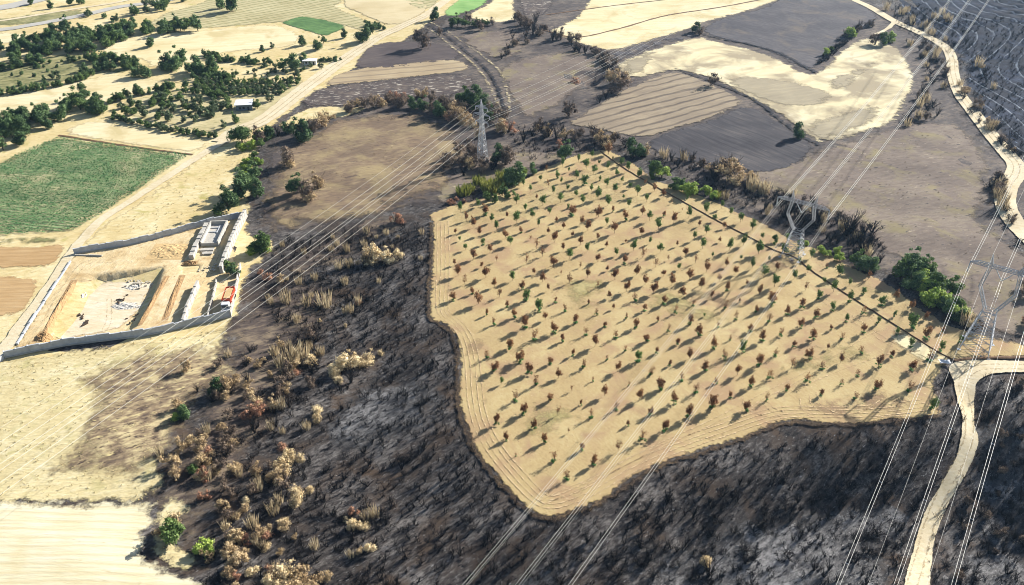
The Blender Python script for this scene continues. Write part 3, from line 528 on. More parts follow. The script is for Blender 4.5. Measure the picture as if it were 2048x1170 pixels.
def hedge(pts,kinds,wpx,place,dens=.38,jit=.38):
    P=U(pts)[:,:2]; c=catmull(P,.5); i=0
    while i<len(c):
        p=c[i]; w0=rnd.uniform(*wpx); z=h1(*p); w=w0/px_m((p[0],p[1],z)); q=(p[0]+rnd.gauss(0,jit)*w,p[1]+rnd.gauss(0,jit)*w); plant(rnd.choice(kinds),(q[0],q[1],h1(*q)),w,place); i+=max(1,int(w*dens*rnd.uniform(.8,1.3)/.5))
def scatter(poly,kinds,n,wm,place,mind=0.):
    w=U(poly)[:,:2]; lo=w.min(0);hi=w.max(0); k=0;t=0
    while k<n and t<n*40:
        t+=1; q=(rnd.uniform(lo[0],hi[0]),rnd.uniform(lo[1],hi[1]))
        if not inside(np.array([q]),w)[0]: continue
        plant(rnd.choice(kinds),(q[0],q[1],h1(*q)),rnd.uniform(*wm),place); k+=1
# --- left valley
hedge([(0,112),(60,98),(120,88),(180,86)],'ggm',(22,32),'the upper left tree belt')
hedge([(0,98),(70,90),(130,74),(190,76),(240,68)],'ggm',(20,30),'the upper left tree belt')
hedge([(120,98),(180,92),(240,80),(205,98)],'gmm',(22,32),'the upper left tree belt')
hedge([(80,108),(130,104),(190,102)],'gmg',(20,30),'the upper left tree belt')
hedge([(230,74),(280,68),(340,66),(380,60)],'gm',(24,32),'the upper left tree belt')
hedge([(190,80),(240,66),(290,60),(340,56),(385,52)],'gm',(20,30),'the upper left tree belt')
hedge([(30,122),(90,106),(150,100),(205,94)],'gm',(18,28),'the upper left tree belt',.8)
many([('g',130,52,30),('g',393,46,34)],'the tree belt top edge')
many([('g',299,82,24)],'the centre of pale field')
hedge([(40,130),(75,128),(0,140)],'gm',(16,26),'the scrubland at upper left')
hedge([(0,190),(60,182),(120,170),(165,160),(185,150)],'gm',(12,18),'the scrubland lower edge')
hedge([(170,125),(200,120),(230,128),(270,130)],'gm',(16,26),'the scrub beside pale field')
hedge([(180,142),(215,138),(250,140),(283,132)],'gm',(16,24),'the scrub beside pale field')
scatter([(20,150),(90,125),(160,118),(170,145),(100,165),(10,180)],'omg',26,(2,4.5),'the rough scrubland')
hedge([(308,146),(335,138),(365,142),(400,146),(432,152)],'gg',(26,40),'the grove below pale field')
hedge([(430,152),(460,160),(400,158)],'gm',(14,22),'the grove below pale field')
hedge([(225,206),(262,196),(300,186),(335,180),(365,176)],'mg',(14,22),'the hedge under pale strip')
scatter([(235,218),(330,190),(400,185),(470,200),(462,225),(420,250),(330,245),(245,232)],'ommo',66,(3.2,6),'the orchard left of hut')
hedge([(0,300),(25,278),(55,262),(85,250),(112,240)],'gg',(30,44),'the tree row left of crops')
hedge([(0,272),(40,255),(80,236),(110,228),(140,222)],'gm',(30,42),'the tree row left of crops')
hedge([(160,205),(190,212),(205,222),(215,228)],'gm',(28,40),'the clump above pale strip')
hedge([(225,236),(262,246),(300,254),(345,263),(400,271),(432,276)],'mo',(10,15),'the low hedge above strip')
pp('p',482,271,50,'the pale dirt road bend')
many([('m',470,237,20),('o',447,250,15),('m',513,208,22),('o',540,195,18)],'the hut')
for i,(y0,y1) in enumerate([(163,166),(169,172),(175,178),(181,184),(187,190)]):
    hedge([(395-i*2,y0),(470,y0+3),(540,y1),(606-i*10,y1-2)],'mmo',(12,16),'the dense rows beside the road',.72,.08)
many([('g',585,122,34),('m',565,128,26),('g',606,118,20)],'the white cabin')
hedge([(405,112),(430,118),(462,124),(500,127),(545,128)],'gm',(10,17),'the hedge left of cabin')
hedge([(640,124),(660,122),(680,121)],'g',(8,11),'the hedge right of cabin')
scatter([(460,140),(540,132),(650,135),(600,158),(480,158)],'oom',26,(2.2,4),'the young orchard below cabin')
many([('g',604,80,22),('g',634,88,24),('g',646,79,16),('g',688,68,17),('g',725,68,32),('o',544,91,12),('g',524,97,14),('m',745,58,20)],'the pale field edge by road')
hedge([(735,52),(750,56),(762,60)],'g',(10,14),'the roadside at the top')
many([('g',461,5,36),('g',440,6,22),('m',330,6,18),('g',100,10,16),('m',140,2,18),('g',160,-2,20),('m',60,3,14)],'the top edge of the view')
scatter([(140,30),(260,25),(330,-5),(430,-20),(350,20),(240,45)],'gmo',26,(4,8),'the top left roadside strip')
many([('g',868,28,24),('m',903,46,22),('m',915,42,22),('m',930,44,22),('s',962,48,22),('s',845,74,38),('s',878,64,16)],'the top track junction')
scatter([(905,38),(940,38),(990,52),(940,58)],'ms',9,(4,7),'the top track junction')
hedge([(1046,42),(1056,58),(1090,72),(1120,80),(1150,90)],'sk',(20,28),'the top centre scorched line')
hedge([(1030,70),(1048,86),(1020,100),(1000,118)],'sk',(14,22),'the top centre scorched line',.9)
hedge([(1150,96),(1190,112),(1215,130),(1225,150)],'ksx',(14,24),'the gully by striped field')
many([('t',1228,148,34),('s',1242,162,36),('t',1250,152,28),('s',1224,176,22),('k',1212,186,22),('k',1200,196,20),('r',1150,158,24)],'the gully by striped field')
many([('s',1138,216,32)],'the scorched field edge')
many([('s',1425,158,26)],'the ditch above the striped field')
many([('g',1600,262,32)],'the pale field lower corner')
many([('g',1392,54,22),('s',1400,60,18)],'the dark field upper corner')
many([('l',1700,63,28),('l',1652,104,18),('m',1662,98,14)],'the dark field right edge')
many([('m',1770,76,30),('l',1780,74,24),('s',1752,78,22)],'the branch track')
hedge([(1745,50),(1715,58),(1690,75)],'ks',(10,16),'the dark field right edge')
hedge([(1690,85),(1660,108),(1640,128)],'kx',(9,14),'the dark field right edge')
# --- hedges around the brown meadow
hedge([(698,226),(730,216),(765,210),(800,208),(835,208)],'tssr',(26,34),'the hedge above brown meadow',.5)
hedge([(700,214),(760,204),(820,196),(880,196)],'tsr',(18,26),'the hedge above brown meadow',.8)
hedge([(845,214),(868,222),(890,230)],'gs',(26,34),'the green hedge end above brown meadow')
many([('t',640,238,32),('t',655,232,26),('g',605,258,46),('s',625,250,30),('t',600,272,16)],'the brown meadow upper left corner')
hedge([(520,285),(545,278),(575,268),(596,262)],'gsk',(24,34),'the burnt roadside bank')
hedge([(500,300),(510,290),(528,276)],'lm',(20,28),'the road bend')
many([('s',572,310,40),('t',580,322,26)],'the brown meadow upper left edge')
many([('g',592,366,46),('s',606,378,40),('t',634,358,34),('t',618,388,30)],'the brown meadow lower left edge')
hedge([(470,415),(482,400),(492,385),(498,365)],'gg',(36,50),'the clump above the building site',.45)
hedge([(496,350),(500,335),(505,318)],'ml',(18,26),'the clump above the building site')
hedge([(440,425),(455,415),(468,395)],'gm',(20,30),'the clump above the building site')
many([('m',520,487,46),('l',532,492,32),('m',508,496,28)],'the building site right wall')
many([('g',468,538,34),('m',455,528,22),('l',500,502,24)],'the broken site wall end')
# --- around the far pylon and the centre
hedge([(905,240),(925,248),(945,252),(965,250)],'ts',(26,34),'the thicket behind far pylon',.55)
many([('t',905,215,36),('t',925,225,34),('m',928,196,36),('g',948,192,40),('g',966,204,38),('m',952,208,30),('s',985,215,34),('g',978,226,32),('s',890,205,36),('r',900,232,28),('s',1002,230,30),('g',880,218,34),('t',915,205,30)],'the thicket behind far pylon')
hedge([(978,270),(1000,262),(1020,262),(1035,268)],'trt',(32,40),'the group right of far pylon',.6)
hedge([(1045,275),(1065,268),(1090,268),(1115,276),(1140,276)],'tsk',(22,32),'the line above orchard field')
hedge([(1150,278),(1180,276),(1210,286),(1235,288),(1250,292)],'tsx',(22,32),'the line above orchard field')
many([('t',1203,275,30),('t',1215,288,22),('g',1132,302,38),('r',1118,285,22)],'the line above orchard field')
many([('g',1268,294,36),('g',1284,298,34),('t',1292,300,24)],'the orchard field top corner')
hedge([(915,318),(935,310),(955,322),(975,330),(1000,330),(1015,325)],'ssg',(34,46),'the far pylon foot',.4)
hedge([(920,345),(950,338),(980,342),(1000,335)],'skt',(28,36),'the far pylon foot',.5)
hedge([(935,388),(950,384),(965,380),(982,374)],'y',(22,28),'the field corner reed bed',.45)
hedge([(995,368),(1005,360),(1015,355)],'yl',(22,28),'the field corner reed bed',.5)
many([('g',1020,352,40),('g',1034,348,38),('l',1042,344,26),('g',1068,338,22)],'the orchard field upper left edge')
many([('m',975,392,22),('m',1005,382,24),('m',1015,388,18),('m',990,400,16)],'the field edge below reeds')
scatter([(870,420),(900,400),(940,396),(960,402),(880,426)],'xr',10,(2,3.5),'the burnt field corner bank')
# --- north east of the orchard
many([('m',1306,338,36),('l',1324,344,34),('m',1305,352,16)],'the orchard field top edge')
many([('m',1358,362,32),('m',1347,372,20)],'the orchard field edge, pale')
many([('l',1368,378,22),('l',1386,377,34),('l',1410,381,24),('l',1430,392,22),('y',1433,388,20)],'the shrub row by orchard field')
hedge([(1330,318),(1350,322),(1372,325),(1395,328)],'kds',(20,28),'the reed line below dark field')
hedge([(1395,334),(1410,340),(1425,350)],'tsk',(20,28),'the reed line below dark field')
many([('t',1462,335,50),('t',1452,325,34),('s',1440,335,34),('t',1474,355,34),('k',1430,345,30)],'the large group below dark field')
hedge([(1480,365),(1505,372),(1530,388),(1555,400)],'dtx',(26,34),'the scrub behind middle pylon')
scatter([(1440,370),(1520,375),(1620,400),(1720,460),(1770,500),(1760,540),(1700,510),(1600,460),(1500,420),(1440,395)],'xkxkd',85,(2.6,5),'the burnt strip by orchard')
hedge([(1560,420),(1600,432),(1650,452),(1700,470),(1745,495)],'kkx',(30,42),'the charred hedge by orchard',.42)
hedge([(1580,440),(1640,468),(1700,492),(1740,515)],'xkk',(28,36),'the charred hedge by orchard',.5)
many([('k',1700,448,54),('k',1690,440,40)],'the charred hedge, tallest')
many([('m',1718,516,34),('g',1736,522,42),('g',1748,528,30)],'the clump between two hedges')
hedge([(1802,535),(1822,545),(1842,560),(1862,578),(1882,592),(1905,608),(1925,624)],'gml',(42,54),'the long right green hedge',.4)
hedge([(1835,540),(1852,548),(1868,560),(1885,575)],'gm',(36,44),'the long right green hedge',.5)
many([('m',1812,540,38),('g',1826,560,40),('l',1850,556,40),('l',1866,570,44),('m',1878,584,42),('g',1868,592,34),('l',1890,596,46),('g',1902,612,38),('m',1912,606,40),('l',1920,618,42),('g',1915,628,34),('m',1832,536,34),('l',1845,572,28),('g',1888,606,30)],'the long right green hedge')
many([('d',1938,632,34),('d',1948,640,26),('s',1955,650,24)],'the long hedge dry end')
many([('l',1645,498,20),('l',1655,508,18),('l',1676,500,18),('l',1680,516,24),('l',1612,486,14),('m',1552,478,16)],'the headland beyond the ditch')
scatter([(2035,660),(2048,560),(2090,600),(2090,690)],'sxr',6,(3,5),'the right meadow edge')
scatter([(2010,430),(1975,380),(2000,345),(2012,360),(2005,400),(2030,470),(2060,560),(2048,520)],'dsxx',26,(3,6),'the verge left of right road')
scatter([(1795,90),(1830,75),(1890,110),(1895,160),(1880,230),(1800,260),(1850,170),(1838,110)],'xsdk',60,(3,6),'the road and pale field verge')
scatter([(1915,150),(1950,200),(2000,260),(2040,300),(2045,330),(2000,290),(1945,235),(1920,190)],'dsxt',30,(3,6),'the upper road right verge')
scatter([(1760,20),(1830,55),(1900,90),(1960,160),(1990,180),(1930,60),(1850,10)],'xdk',50,(3,6),'the terraced hill foot')
# --- the burnt slope left of the orchard
many([('w',742,512,46),('w',775,508,38),('w',798,506,26),('t',730,520,26)],'the long shadow on burnt slope')
many([('r',790,434,28),('r',800,440,20),('t',560,556,22),('r',535,550,24),('r',520,542,20)],'the burnt slope top')
many([('d',571,592,26),('d',592,636,18),('d',612,600,20),('d',648,596,36),('d',715,600,18),('r',718,604,16),('d',596,632,14),('d',672,486,14),('d',696,524,20),('d',676,530,18),('d',772,462,14),('d',732,458,16),('d',688,560,18),('d',628,552,16),('d',640,700,20),('d',618,690,16),('d',700,616,18),('d',690,620,14),('d',596,560,16),('d',540,600,16),('d',728,485,16)],'the upper burnt slope')
many([('w',690,722,50),('w',712,716,40),('w',736,714,32),('w',668,742,34),('w',762,704,16),('w',676,760,22),('k',700,750,40)],'the largest pale group')
many([('w',624,718,30),('d',588,712,28),('d',602,700,30),('r',590,742,24),('d',560,720,26),('d',575,705,30),('d',548,700,24),('w',640,640,10),('w',690,650,10)],'the left middle pale thicket')
many([('g',428,774,40),('t',446,768,34),('t',450,790,24)],'the lower slope')
many([('g',366,824,32),('l',350,834,22),('t',354,810,26)],'the half burnt grass edge')
many([('r',498,822,34),('r',520,815,38),('t',508,800,30),('t',545,806,26),('r',488,832,24)],'the rust coloured thicket')
many([('w',636,818,26),('w',632,836,22),('d',612,850,18),('t',570,770,20),('d',540,850,20)],'the ash slope edge')
many([('m',384,936,28),('t',400,950,24),('t',402,920,30),('r',412,908,32),('t',396,885,34),('t',360,890,28),('t',340,920,34),('t',350,945,30),('d',318,900,22),('t',378,878,26)],'the scrub above stubble field')
many([('m',342,1062,52),('t',345,1040,42),('t',320,1060,26)],'the stubble field corner')
many([('l',404,1088,40),('l',420,1104,30)],'the slope foot')
many([('w',578,912,30),('w',562,935,40),('t',556,950,38),('w',600,915,22),('w',592,978,30),('w',590,1000,38),('w',566,1040,28),('w',618,980,22),('w',535,1060,16),('d',545,1015,28),('d',515,960,18),('t',540,960,26)],'the central pale thicket')
many([('r',708,1022,26),('w',702,1050,30),('w',722,1048,30),('d',748,1022,26),('w',690,1038,14),('d',730,1030,22),('w',738,1092,30),('t',720,1100,22),('d',700,1105,20)],'the low valley pale group')
many([('t',470,1068,42),('t',455,1092,38),('w',492,1000,20),('t',480,1120,40),('w',500,1140,30),('t',460,1140,34),('d',512,1080,20),('w',530,1090,24),('r',470,1150,26)],'the lower left edge thicket')
many([('w',570,1150,60),('t',600,1150,54),('w',545,1160,44),('t',625,1165,40),('r',540,1140,26),('t',655,1150,26),('t',585,1180,60)],'the bottom edge canopy')
many([('w',1412,1124,30),('k',1420,1140,40)],'the bottom ash slope')
scatter([(560,470),(700,470),(850,450),(850,560),(700,640),(600,700),(500,760),(480,700),(520,600)],'xxd',70,(1.6,3.4),'the upper burnt slope')
scatter([(430,700),(520,680),(620,740),(560,880),(470,980),(420,1000),(380,880),(420,800)],'xxtd',34,(1.8,4.0),'the left scorched thicket')
scatter([(420,1000),(520,960),(660,1000),(640,1170),(470,1180),(430,1060)],'xxdt',28,(1.8,4.),'the lower left scorched thicket')
scatter([(650,930),(900,900),(1060,1060),(1200,1060),(1150,1170),(700,1180)],'kx',70,(2,3.6),'the bottom charred wood')
scatter([(1200,1040),(1400,960),(1800,900),(1860,960),(1790,1170),(1200,1170)],'kkx',110,(2.2,4),'the charred wood below orchard')
scatter([(1960,780),(2060,760),(2060,1180),(1870,1180),(1880,1060),(1950,960)],'kxs',60,(2,4),'the slope right of road')
hedge([(640,690),(600,720),(560,790),(520,860),(500,930)],'sktx',(24,38),'the dark gully band, upper part',.75,.9)
hedge([(500,930),(480,990),(470,1060),(455,1120)],'sktx',(28,42),'the dark gully band, lower part',.75,.9)
hedge([(600,700),(540,760),(470,840),(430,930),(400,1000)],'srtx',(22,36),'the brown scrub band, upper part',.7,1.1)
hedge([(560,900),(520,980),(500,1060),(490,1140)],'srt',(24,40),'the brown scrub band, lower part',.7,1.0)
hedge([(470,690),(440,730),(420,790),(400,850)],'skt',(22,34),'the half burnt grass side',.9,.9)
# --- charred scrub nobody could count, and dry tufts
def mass(name,protos,mat,polys,dens,sz,label,seed,avoid=None):
    rs=np.random.RandomState(seed); VV=[];FF=[];n0=0
    for poly,dn in zip(polys,dens):
        w=U(poly)[:,:2]; lo=w.min(0);hi=w.max(0); n=int((hi-lo).prod()*dn); q=rs.uniform(lo,hi,(n,2)); q=q[inside(q,w)]
        if avoid: 
            for a in avoid: q=q[~inside(q,a)]
        z=hfun(q); s=rs.uniform(sz[0],sz[1],len(q)); a=rs.uniform(0,6.28,len(q)); pi=rs.randint(0,len(protos),len(q))
        for k,(pv,pf) in enumerate(protos):
            m=pi==k; m_=m.sum()
            if not m_: continue
            ca,sa=np.cos(a[m])[:,None],np.sin(a[m])[:,None]; x=(pv[:,0]*ca-pv[:,1]*sa)*s[m][:,None]+q[m][:,:1]; y=(pv[:,0]*sa+pv[:,1]*ca)*s[m][:,None]+q[m][:,1:]; zz=pv[:,2][None]*s[m][:,None]+z[m][:,None]
            VV.append(np.stack([x,y,zz],-1).reshape(-1,3)); FF.append((pf[None]+(np.arange(m_)*len(pv))[:,None,None]).reshape(-1,pf.shape[1])+n0); n0+=m_*len(pv)
    return tag(obj(name,mesh(name,np.vstack(VV),np.vstack(FF),mat)),label,name.replace('_',' '),None,'stuff')
def stickset(seed,n,h,sp,r):
    rs=np.random.RandomState(seed);V=[];F=[]
    for i in range(n):
        a=rs.uniform(0,6.28);q=rs.uniform(.1,1)*sp;p=np.array([rs.normal()*.12,rs.normal()*.12,0]);e=p+np.array([q*math.cos(a),q*math.sin(a),h*rs.uniform(.35,1)]);b=rs.uniform(0,3.14)
        d=np.array([math.cos(b),math.sin(b),0])*r; d2=np.array([-math.sin(b),math.cos(b),0])*r; k=len(V); V+=[p-d,p+d,e+d*.3,e-d*.3,p-d2,p+d2,e+d2*.3,e-d2*.3]; F+=[(k,k+1,k+2,k+3),(k+4,k+5,k+6,k+7)]
        for j in range(2):
            s=p+(e-p)*rs.uniform(.4,.8); g=s+rs.uniform(-.3,.3,3)*[1,1,.7]+[0,0,.2]; k=len(V); V+=[s-d*.6,s+d*.6,g+d*.2,g-d*.2]; F+=[(k,k+1,k+2,k+3)]
    return np.array(V),np.array(F)
SP=[stickset(i,8,1.,.6,.03) for i in range(8)]
WR=chaikin(U([(1893,738),(1905,760),(1910,790),(1923,830),(1922,870),(1915,910),(1880,970),(1850,1020),(1830,1080),(1806,1170),(1785,1280),(1850,1280),(1848,1160),(1857,1080),(1885,1012),(1920,960),(1945,910),(1953,880),(1947,850),(1949,800),(1950,772),(1965,757),(1990,747),(2140,745),(2140,727),(2000,722),(1950,721),(1910,724)])[:,:2])
SLOPE=[(560,470),(860,440),(860,640),(912,690),(915,840),(1000,980),(1090,1045),(1200,1012),(1400,910),(1700,856),(1880,835),(1890,740),(2140,760),(2140,1260),(330,1280),(440,1120),(500,900),(600,720),(520,600)]
mass('charred_scrub',SP,bark_char,[SLOPE],[.17],(.8,2.7),'countless blackened stems of burnt scrub over the charred slopes around the orchard field',3,[FW,WR])
mass('ashen_twigs',[stickset(20+i,6,.6,.7,.035) for i in range(4)],plain('ashen twigs',C(128,122,118)),[SLOPE],[.11],(.7,1.6),'countless pale ash-grey fallen twigs strewn over the charred slopes',4,[FW,WR])
mass('burnt_roadside_scrub',SP,bark_char,[[(1000,240),(1200,290),(1330,310),(1500,345),(1600,400),(1760,490),(1780,550),(1600,470),(1440,395),(1200,296),(1060,330)],[(1770,0),(2060,40),(2060,330),(1990,270),(1900,110),(1800,60)]],[.12,.10],(1.,2.4),'countless dark burnt stems along the track and on the terraced hill',5,[FW])
def tuft(seed,n=6,h=.5):
    rs=np.random.RandomState(seed);V=[];F=[]
    for i in range(n):
        a=rs.uniform(0,6.28);b=rs.uniform(0,3.14);d=np.array([math.cos(b),math.sin(b),0])*.07;p=np.array([rs.normal()*.12,rs.normal()*.12,0]);e=p+np.array([.25*math.cos(a),.25*math.sin(a),h*rs.uniform(.5,1)]);k=len(V);V+=[p-d,p+d,e+d*.4,e-d*.4];F+=[(k,k+1,k+2,k+3)]
    return np.array(V),np.array(F)
TF=[tuft(i) for i in range(4)]
mass('dry_grass',TF,plain('dry grass blades',C(222,204,152),var=.12),[[(-20,740),(150,700),(440,660),(330,800),(300,960),(320,1010),(-20,1010)],[(210,460),(330,372),(420,295),(490,292),(480,385),(430,440),(300,472)]],[.22,.12],(.6,1.2),'dry straw coloured grass tufts over the meadow and slope at left',6)
mass('meadow_tufts',TF,plain('scorched grass tufts',C(150,132,98),var=.2),[[(515,440),(530,330),(680,235),(850,230),(950,300),(860,400),(620,455)],[(1500,350),(1700,285),(1930,255),(1980,400),(2060,520),(2060,680),(1900,580),(1700,450),(1560,400)]],[.10,.05],(.6,1.3),'scorched grass tufts thinly covering the two brown meadows',8)
# --- orchard saplings on a skewed grid
def sap(seed,leafmat,dense,h=1.,tw=11):
    rs=np.random.RandomState(seed); m=MB(); m.bar((0,0,-.05),(rs.uniform(-.04,.04),rs.uniform(-.04,.04),.38),.02,.014,5); tips=[]
    for i in range(tw):
        a=6.28*i/tw+rs.uniform(-.3,.3);q=rs.uniform(.12,.36);s=Vector((0,0,.18+.16*rs.uniform()));zt=rs.uniform(.42,1.); q*=1.25-.6*zt; e=Vector((q*math.cos(a),q*math.sin(a),zt));m.bar(s,s.lerp(e,.5)+Vector((0,0,.04)),.010,.007,3);m.bar(s.lerp(e,.5)+Vector((0,0,.04)),e,.009,.006,3);tips+=[e,s.lerp(e,.6),s.lerp(e,.8)]
    V=F=None
    if dense:
        T=np.array([t[:] for t in tips]); k=len(T)*dense; c=T[rs.randint(0,len(T),k)]+rs.normal(size=(k,3))*[.07,.07,.06]; n=rs.normal(size=(k,3)); n/=np.linalg.norm(n,axis=1)[:,None]; V,F=quads(c,n,rs.uniform(.032,.066,k),rs)
    return (m.v,m.f),(V,F)
l_sapg=leaf('sapling leaves',C(70,98,46,1.2),C(108,138,70,1.2),C(158,180,106,1.2),.15)
bark_sap=plain('sapling bark',C(120,98,80),var=.2)
for key,lm,dn,nn in (('OG',l_sapg,19,7),('OR',l_orust,19,8),('OB',l_orust,4,6)):
    for i in range(nn):
        (tv,tf),(V,F)=sap(700+i*3+ord(key[1]),lm,dn); proto(key,[('trunk',mesh('sapling_stem',tv,tf,bark_sap)),('crown',mesh('sapling_crown',V,F,lm))])
SH=[]
for i in range(3):
    V,F=crown(900+i,blobs=5,leaves=90,ls=.1,core=.3,low=0); SH.append(mesh('basal_shoots',V,F,leaf('basal shoots %d'%i,C(44,92,48),C(84,144,74),C(136,186,112)) if i==0 else SH[0].materials[0]))
GO=np.array([-3.6,163.1]);GA=np.array([6.75,4.32]);GB=np.array([-2.55,6.0]); rows={}
for j in range(-9,44):
    for i in range(-22,30):
        p=GO+GA*i+GB*j; p=p+np.array([rnd.gauss(0,.45),rnd.gauss(0,.45)])
        P_=np.array([p]); 
        if not inside(P_,FW)[0]: continue
        d=seg_dist(P_,FW)[0]; u=(p[0]-41)*-.83+(p[1]-344)*-.56
        if d<(7.5 if (u>40 and p[1]<285) else 2.2): continue
        if rnd.random()<.06: continue
        x,y=PX(np.array([[p[0],p[1],0.]]))[0]
        if x>2060 or (y>700 and x<985 and rnd.random()<.5): continue
        if 1895<x and y>690: continue
        rows.setdefault(j,[]).append((x,y,p,u))
SAPN={'OG':('green leafed orchard sapling','green_sapling'),'OR':('rust leafed orchard sapling','withered_sapling'),'OB':('nearly bare orchard sapling','bare_sapling')}
ns=0
js=sorted(rows); 
for rn,j in enumerate(js):
    for k,(x,y,p,u) in enumerate(sorted(rows[j],key=lambda t:t[0])):
        if y<430 or u<14 and x<1720: w=(.82,.12,.06)
        elif u<24: w=(.5,.35,.15)
        elif y<520: w=(.45,.43,.12)
        elif y<640: w=(.14,.66,.20)
        elif x>1500: w=(.06,.54,.40)
        elif x<1000: w=(.03,.35,.62)
        else: w=(.04,.66,.30)
        key=rnd.choices(['OG','OR','OB'],w)[0]; s=rnd.choice((1,1,1,.8,.6))*rnd.uniform(3.3,5.0)*(1 if key!='OB' else .9)*(1 if rnd.random()>.08 else .6)
        lk,nm=SAPN[key]; z=h1(*p)+LAY*3
        r=empty(nm,(p[0],p[1],z),rnd.uniform(0,6.28)); ww=s*rnd.uniform(.62,1.0); r.scale=(ww,ww,s); r['category']='sapling'
        for pn,me in rnd.choice(PROTO[key]): obj(pn,me,r)
        if (y>600 and rnd.random()<.85) or (y<=640 and rnd.random()<.10):
            b=obj('basal_shoots',rnd.choice(SH),r); b.scale=(.72,.72,.30)
        r['label']='%s, %s from the left in the %s row up from the bottom tip'%(lk.replace('orchard ','').replace('nearly bare','bare').replace(' leafed',''),ordn(k+1),ordn(rn+1))
        r['group']={'OG':'green saplings of the orchard field','OR':'rust leafed saplings of the orchard field','OB':'bare saplings of the orchard field'}[key]; ns+=1
print('saplings',ns)
# --- vine rows of the green crop field: one ribbon of leaves per row
WCF=U([(-60,338),(0,327),(60,299),(118,275),(200,287),(378,311),(330,344),(262,391),(200,431),(145,462),(60,468),(-60,474)])[:,:2]
ra=R(-11); dv=np.array([math.cos(ra),math.sin(ra)]); nv=np.array([-dv[1],dv[0]]); pr=WCF@nv; l_crop=leaf('vine leaves',C(52,98,62,1.3),C(86,138,86,1.3),C(136,180,118,1.3))
rr_=[]
for kk,t0 in enumerate(np.arange(pr.max()-1.5,pr.min()+1,-1.95)):
    ts=[]
    for i in range(len(WCF)):
        a,b=WCF[i],WCF[(i+1)%len(WCF)];fa,fb=a@nv-t0,b@nv-t0
        if fa*fb<0: q=a+(b-a)*fa/(fa-fb); ts.append(q@dv)
    if len(ts)<2: continue
    s0,s1=max(min(ts),-330),max(ts); L=s1-s0
    if L<8: continue
    n=int(L*9); s=VR.uniform(s0,s1,n); keep=(np.sin(s*.13+kk*.7)+np.sin(s*.05-kk*.4)+VR.uniform(-1.4,1.4,n))>-1.3; pf=np.where(keep,1.,.35); n=len(s)
    c=s[:,None]*dv+(t0+VR.normal(0,.11,n))[:,None]*nv; z=hfun(c)+LAY*3+VR.uniform(.1,.95,n)*pf; N=VR.normal(size=(n,3)); N[:,2]+=.6; N/=np.linalg.norm(N,axis=1)[:,None]
    V,F=quads(np.c_[c,z],N,VR.uniform(.17,.34,n)*(.6+.4*pf),VR)
    sr=np.arange(s0,s1,1.); cr_=sr[:,None]*dv+t0*nv; zr=hfun(cr_)+LAY*3; A_=np.c_[cr_-nv*.1,zr+.12]; B_=np.c_[cr_+nv*.1,zr+.12]; k0=len(V); V=np.vstack([V,A_,B_]); q_=np.arange(len(sr)-1); F=np.vstack([F,np.stack([k0+q_,k0+q_+1,k0+len(sr)+q_+1,k0+len(sr)+q_],1)])
    o=obj('vine_row',mesh('vine_row',V,F,l_crop)); rr_.append(o)
for k,o in enumerate(rr_): tag(o,'low green vine row, %s from the top of the crop field'%ordn(k+1),'vine row','vine rows of the green crop field')
# labels for every plant: its look, its place, and its order there from the left
def finish_labels():
    bpy.context.view_layer.update()
    for (lk,place),lst in REG.items():
        lst.sort(key=lambda o:PX(np.array([o.location[:]]))[0][0])
        for k,o in enumerate(lst):
            lab=(lk+' at '+place) if len(lst)==1 else '%s %s from the left at %s'%(ordn(k+1),lk,place)
            w=lab.split(); o['label']=lab if len(w)<=16 else ' '.join(w)
            o['group']=(lk.split(' with ')[0]+'s at '+place)
            if len(w)>16: print('LONG',len(w),lab)
finish_labels()
print('plants',sum(len(v) for v in REG.values()))
# ================================================================ STRUCTURES
steel=plain('galvanised steel',C(214,216,218),.5,.0,.5,var=.12,scale=2); wirem=plain('aluminium conductor',C(244,242,228),.4,0,.5)
glass=plain('glass insulator discs',C(226,232,234),.2,0,.6); conc=plain('precast concrete',C(206,210,214),.85,var=.2,scale=.7); conc2=plain('white concrete',C(208,202,190),.8,var=.2,scale=.9)
def lattice(m,pts0,pts1,n,r,rb):
    """four legs from square pts0 to pts1 with X braces on each face, n panels"""
    A=[Vector(p) for p in pts0];B=[Vector(p) for p in pts1]
    for a,b in zip(A,B): m.bar(a,b,r)
    for k in range(n):
        t0,t1=k/n,(k+1)/n; P=[a.lerp(b,t0) for a,b in zip(A,B)];Q=[a.lerp(b,t1) for a,b in zip(A,B)]
        for i in range(4):
            j=(i+1)%4; m.bar(P[i],Q[j],rb); m.bar(P[j],Q[i],rb); m.bar(Q[i],Q[j],rb)
def sq(c,h,z,u,v): return [(c[0]+u[0]*a*h+v[0]*b*h,c[1]+u[1]*a*h+v[1]*b*h,z) for a,b in((-1,-1),(1,-1),(1,1),(-1,1))]
